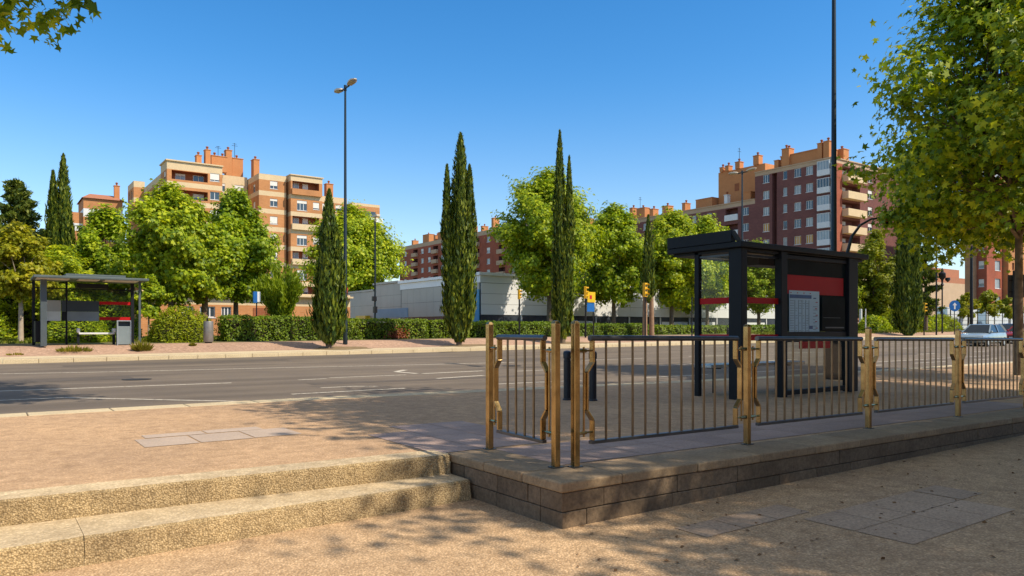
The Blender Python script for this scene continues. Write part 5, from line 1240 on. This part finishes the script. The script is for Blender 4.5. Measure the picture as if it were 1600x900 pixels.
# low commercial building: grey flank at the left, white clad front at the right
CB = thing('commercial_building', 'low grey and white clad commercial building behind the hedges', 'building', (0, 0, 0))
xb, yb = 29.3, 46.1
def clad(b, plane, c, a0, a1, z0, z1, pw, ph, gap=.02, th=.06, mi=0):
    na = max(1, round((a1 - a0) / pw)); nz = max(1, round((z1 - z0) / ph)); wa, wz = (a1 - a0) / na, (z1 - z0) / nz
    for i in range(na):
        for j in range(nz):
            p0, p1, q0, q1 = a0 + wa * i + gap / 2, a0 + wa * (i + 1) - gap / 2, z0 + wz * j + gap / 2, z0 + wz * (j + 1) - gap / 2
            if plane == 'x': b.box(c - th, c - .003, p0, p1, q0, q1, mi)
            else: b.box(p0, p1, c - th, c - .003, q0, q1, mi)
b = MB(); b.box(xb, xb + 42, yb, yb + 14, .5, 5.55); b.box(xb, xb + 30, yb + 14, yb + 30, .5, 5.3); b.build('wall', 'clad_dk', CB)
b = MB(); clad(b, 'y', yb, xb + .02, xb + 42, 2.35, 4.95, 4.2, .87); b.build('front_cladding', 'clad', CB)
b = MB(); b.box(xb - .3, xb + 42.3, yb - .3, yb + 14.2, 5.56, 5.8); b.box(xb - .1, xb + 42.1, yb - .1, yb + 14.1, 4.97, 5.55); b.build('eaves', 'clad', CB)
b = MB(); clad(b, 'x', xb, yb + .1, yb + 13.9, 2.3, 4.95, 1.2, 1.3); clad(b, 'x', xb, yb + 14, yb + 20, 2.2, 5.7, 1.6, 1.17); clad(b, 'x', xb, yb + 20.02, yb + 30, 2.2, 5.1, 1.6, 1.45); clad(b, 'x', xb, yb + 26, yb + 30, .6, 2.18, 1.4, 1.5); b.build('flank_cladding', 'clad_g', CB)
b = MB(); b.box(xb - .2, xb + 30, yb + 14.3, yb + 20.1, 5.71, 5.9); b.box(xb - .15, xb + 30, yb + 20.1, yb + 30.2, 5.12, 5.3); b.build('parapet', 'clad_g', CB)
b = MB(); b.box(xb - .12, xb - .062, yb + 12.5, yb + 20, 2.3, 3.2); b.build('faded_panel', 'blue_pale', CB)
b = MB(); b.box(xb - .6, xb - .07, yb + 21, yb + 23.5, 2.25, 2.6); b.build('awning', 'sign_yellow', CB)
b = MB(); b.box(xb - .13, xb - .062, yb + .05, yb + 1.5, 1.2, 4.4); b.build('cyan_panel', 'cyan', CB)
for k in range(9):
    b = MB(); b.box(xb + 4 + k * 4.2, xb + 4.12 + k * 4.2, yb - .1, yb - .003, .6, 2.33); b.build('column', 'clad', CB)
for k in (1, 4, 5, 7):
    b = MB(); b.box(xb + 4.3 + k * 4.2, xb + 8.0 + k * 4.2, yb - .06, yb - .003, .7, 1.9); b.build('shop_panel', 'clad', CB)
# ground-floor kiosk facade at the left below the trees
GB = thing('commercial_building', 'low orange-walled ground-floor annexe with white windows under the left trees', 'building', (0, 0, 0))
gy = 60.; ops = [(9.2, 10.4, 2.15, 3.05), (10.9, 12.1, 2.15, 3.05), (12.6, 13.4, 2.15, 3.05)]
block(GB, 6.5, 24, gy, gy + 10, .4, 4.3, ['br_orange', 'cream', 'br_rust'], (), ops, [(3.2, 4.3)])
for o in ops: window(GB, 'y', gy, (o[0] + o[1]) / 2, 2.6, o[1] - o[0], .9, 3, 0)
b = MB(); b.box(6.4, 24.1, gy - .5, gy - .003, 4.0, 4.15); b.build('canopy', 'cream', GB)
b = MB(); b.box(15.2, 18.2, gy - .05, gy - .003, .5, 3.0); b.build('gate', 'br_rust', GB)
b = MB(); b.box(21.4, 22.9, gy - .06, gy - .003, .6, 2.6); b.build('blue_door', 'blue_pale', GB)
# red and cream shopfront right of the shelter
SB = thing('commercial_building', 'distant low shopfront in red and cream panels right of the shelter', 'building', (0, 0, 0))
b = MB(); b.box(96, 122, 58, 62, .6, 2.6); b.build('wall', 'clad_dk', SB)
for k in range(9):
    b = MB(); b.box(96 + k * 2.8, 98.7 + k * 2.8, 57.9, 57.997, 2.0, 3.9); b.build('fascia_panel', ['tile', 'cream', 'br_orange'][k % 3], SB)
    b = MB(); b.box(96.1 + k * 2.8, 96.5 + k * 2.8, 57.8, 57.99, .6, 1.99); b.build('column', 'white', SB)
# hoarding and mesh fence behind the cars
HB = thing('hoarding', 'pale blue-white hoarding behind the parked cars', 'hoarding', (82, 35, z_far(80) + .5))
for k in range(12):
    b = MB(); b.box(k * 2.5 + .02, k * 2.5 + 2.48, -.05, .05, .05, 2.6); b.build('panel', 'hoard' if k % 4 else 'blue_pale', HB)
MF = thing('mesh_fence', 'dark steel mesh fence standing in front of the pale hoarding', 'fence', (80, 33.6, z_far(80) + .5))
for k in range(15):
    b = MB(); b.box(k * 2.2 - .04, k * 2.2 + .04, -.04, .04, 0, 2.5); b.build('post', 'black', MF)
for h in (.5, 1.1, 1.7, 2.35):
    b = MB(); b.box(.04, 30.8, -.02, .02, h, h + .04); b.build('rail', 'black', MF)
for k, (x, y, h, r_) in enumerate(((84.0, 32.6, 3.8, 1.3), (88.5, 32.4, 4.2, 1.5), (93.5, 32.2, 3.7, 1.3))):
    plane_tree(['young round-headed street tree behind the silver-blue car', 'middle young street tree before the hoarding', 'young street tree next to the square sign back'][k], 90 + k, h, r_, 1.7, (x, y, z_far(80) + .5), 30, 90, .34, m='leaf_yel', r0=.07, group='young street trees before the hoarding')
again(t7, (77.5, 44, 1.0), 33, (1.0, 1.0, .52), 'broad low tree behind the round blue sign')

# leaf litter and twigs on the plaza and gutter
def litter(name, x0, x1, y0, y1, n, zf, seed, label, s=.035):
    rng = np.random.default_rng(seed); Xp = rng.uniform(x0, x1, n); Yp = rng.uniform(y0, y1, n); Zp = np.array([zf(a, c) for a, c in zip(Xp, Yp)]) + .008
    o = leaves(name, np.stack([Xp, Yp, Zp], 1), np.array([0, 0, 1.]) + rng.normal(size=(n, 3)) * .25, s * rng.uniform(.4, 1.3, n), DIAM, 'debris', None, rng=rng); o['kind'] = 'stuff'; tag(o, label, 'leaf litter')
litter('leaf_litter', -1.2, 9, -3.5, -.02, 420, lambda x, y: z_plaza(x), 3, 'scattered dry leaves and grit on the shaded plaza')

# ------------------------------------------------------------------ camera, sun, sky
cam = bpy.data.cameras.new('camera'); co = bpy.data.objects.new('camera', cam); COL.objects.link(co); SC.camera = co
cam.sensor_width = 36; cam.lens = 1155 / 1600 * 36; cam.shift_y = 65 / 1600; cam.clip_start = .05; cam.clip_end = 6000
co.location = (-3.4644, -4.2232, 1.137); co.rotation_euler = (R(90), 0, R(-35.5))
EL = R(47); AZ = (.522, -.852)
sd = Vector((AZ[0] * math.cos(EL), AZ[1] * math.cos(EL), math.sin(EL)))
sun = bpy.data.lights.new('sun', 'SUN'); so = bpy.data.objects.new('sun', sun); COL.objects.link(so)
sun.energy = 5.3; sun.angle = R(.53); sun.color = (1., .89, .72); so.rotation_euler = sd.to_track_quat('Z', 'Y').to_euler(); so.location = (20, -30, 40)
w = bpy.data.worlds.new('World'); SC.world = w; w.use_nodes = True; nt = w.node_tree; nt.nodes.clear()
out = nt.nodes.new('ShaderNodeOutputWorld'); bg = nt.nodes.new('ShaderNodeBackground'); sky = nt.nodes.new('ShaderNodeTexSky')
sky.sky_type = 'NISHITA'; sky.sun_disc = False; sky.sun_elevation = EL; sky.sun_rotation = math.atan2(AZ[0], AZ[1]); sky.altitude = 200; sky.air_density = 1.0; sky.dust_density = .3; sky.ozone_density = 2.2
bg.inputs[1].default_value = .15
# clear deep blue low in the sky, desaturated overhead, out of view, so its fill light makes shade less blue
hs = nt.nodes.new('ShaderNodeHueSaturation'); hs.inputs['Saturation'].default_value = 1.38; hs.inputs['Value'].default_value = 1.32
hs_fill = nt.nodes.new('ShaderNodeHueSaturation'); hs_fill.inputs['Saturation'].default_value = .30; hs_fill.inputs['Value'].default_value = 1.28
nt.links.new(sky.outputs[0], hs.inputs['Color']); nt.links.new(sky.outputs[0], hs_fill.inputs['Color'])
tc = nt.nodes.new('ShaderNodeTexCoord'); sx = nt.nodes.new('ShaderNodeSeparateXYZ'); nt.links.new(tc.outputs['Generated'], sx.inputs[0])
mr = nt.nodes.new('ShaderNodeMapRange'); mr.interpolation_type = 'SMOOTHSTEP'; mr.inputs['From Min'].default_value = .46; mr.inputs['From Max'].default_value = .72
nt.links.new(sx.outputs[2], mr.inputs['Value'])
wm = mixc(nt, 1., hs_fill.outputs[0], (1., 1., 1.), 'MULTIPLY')
hl = nt.nodes.new('ShaderNodeHueSaturation'); hl.inputs['Saturation'].default_value = 1.08; hl.inputs['Value'].default_value = 1.18; nt.links.new(sky.outputs[0], hl.inputs['Color'])
m2 = nt.nodes.new('ShaderNodeMapRange'); m2.interpolation_type = 'SMOOTHSTEP'; m2.inputs['From Min'].default_value = .0; m2.inputs['From Max'].default_value = .34; nt.links.new(sx.outputs[2], m2.inputs['Value'])
low = mixc(nt, m2.outputs[0], hl.outputs[0], hs.outputs[0])
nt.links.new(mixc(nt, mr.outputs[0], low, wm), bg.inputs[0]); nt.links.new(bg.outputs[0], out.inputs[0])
SC.view_settings.view_transform = 'Standard'; SC.view_settings.look = 'None'; SC.view_settings.exposure = 0; SC.view_settings.gamma = 1
SC.render.engine = 'CYCLES'; SC.cycles.max_bounces = 8; SC.cycles.transparent_max_bounces = 12
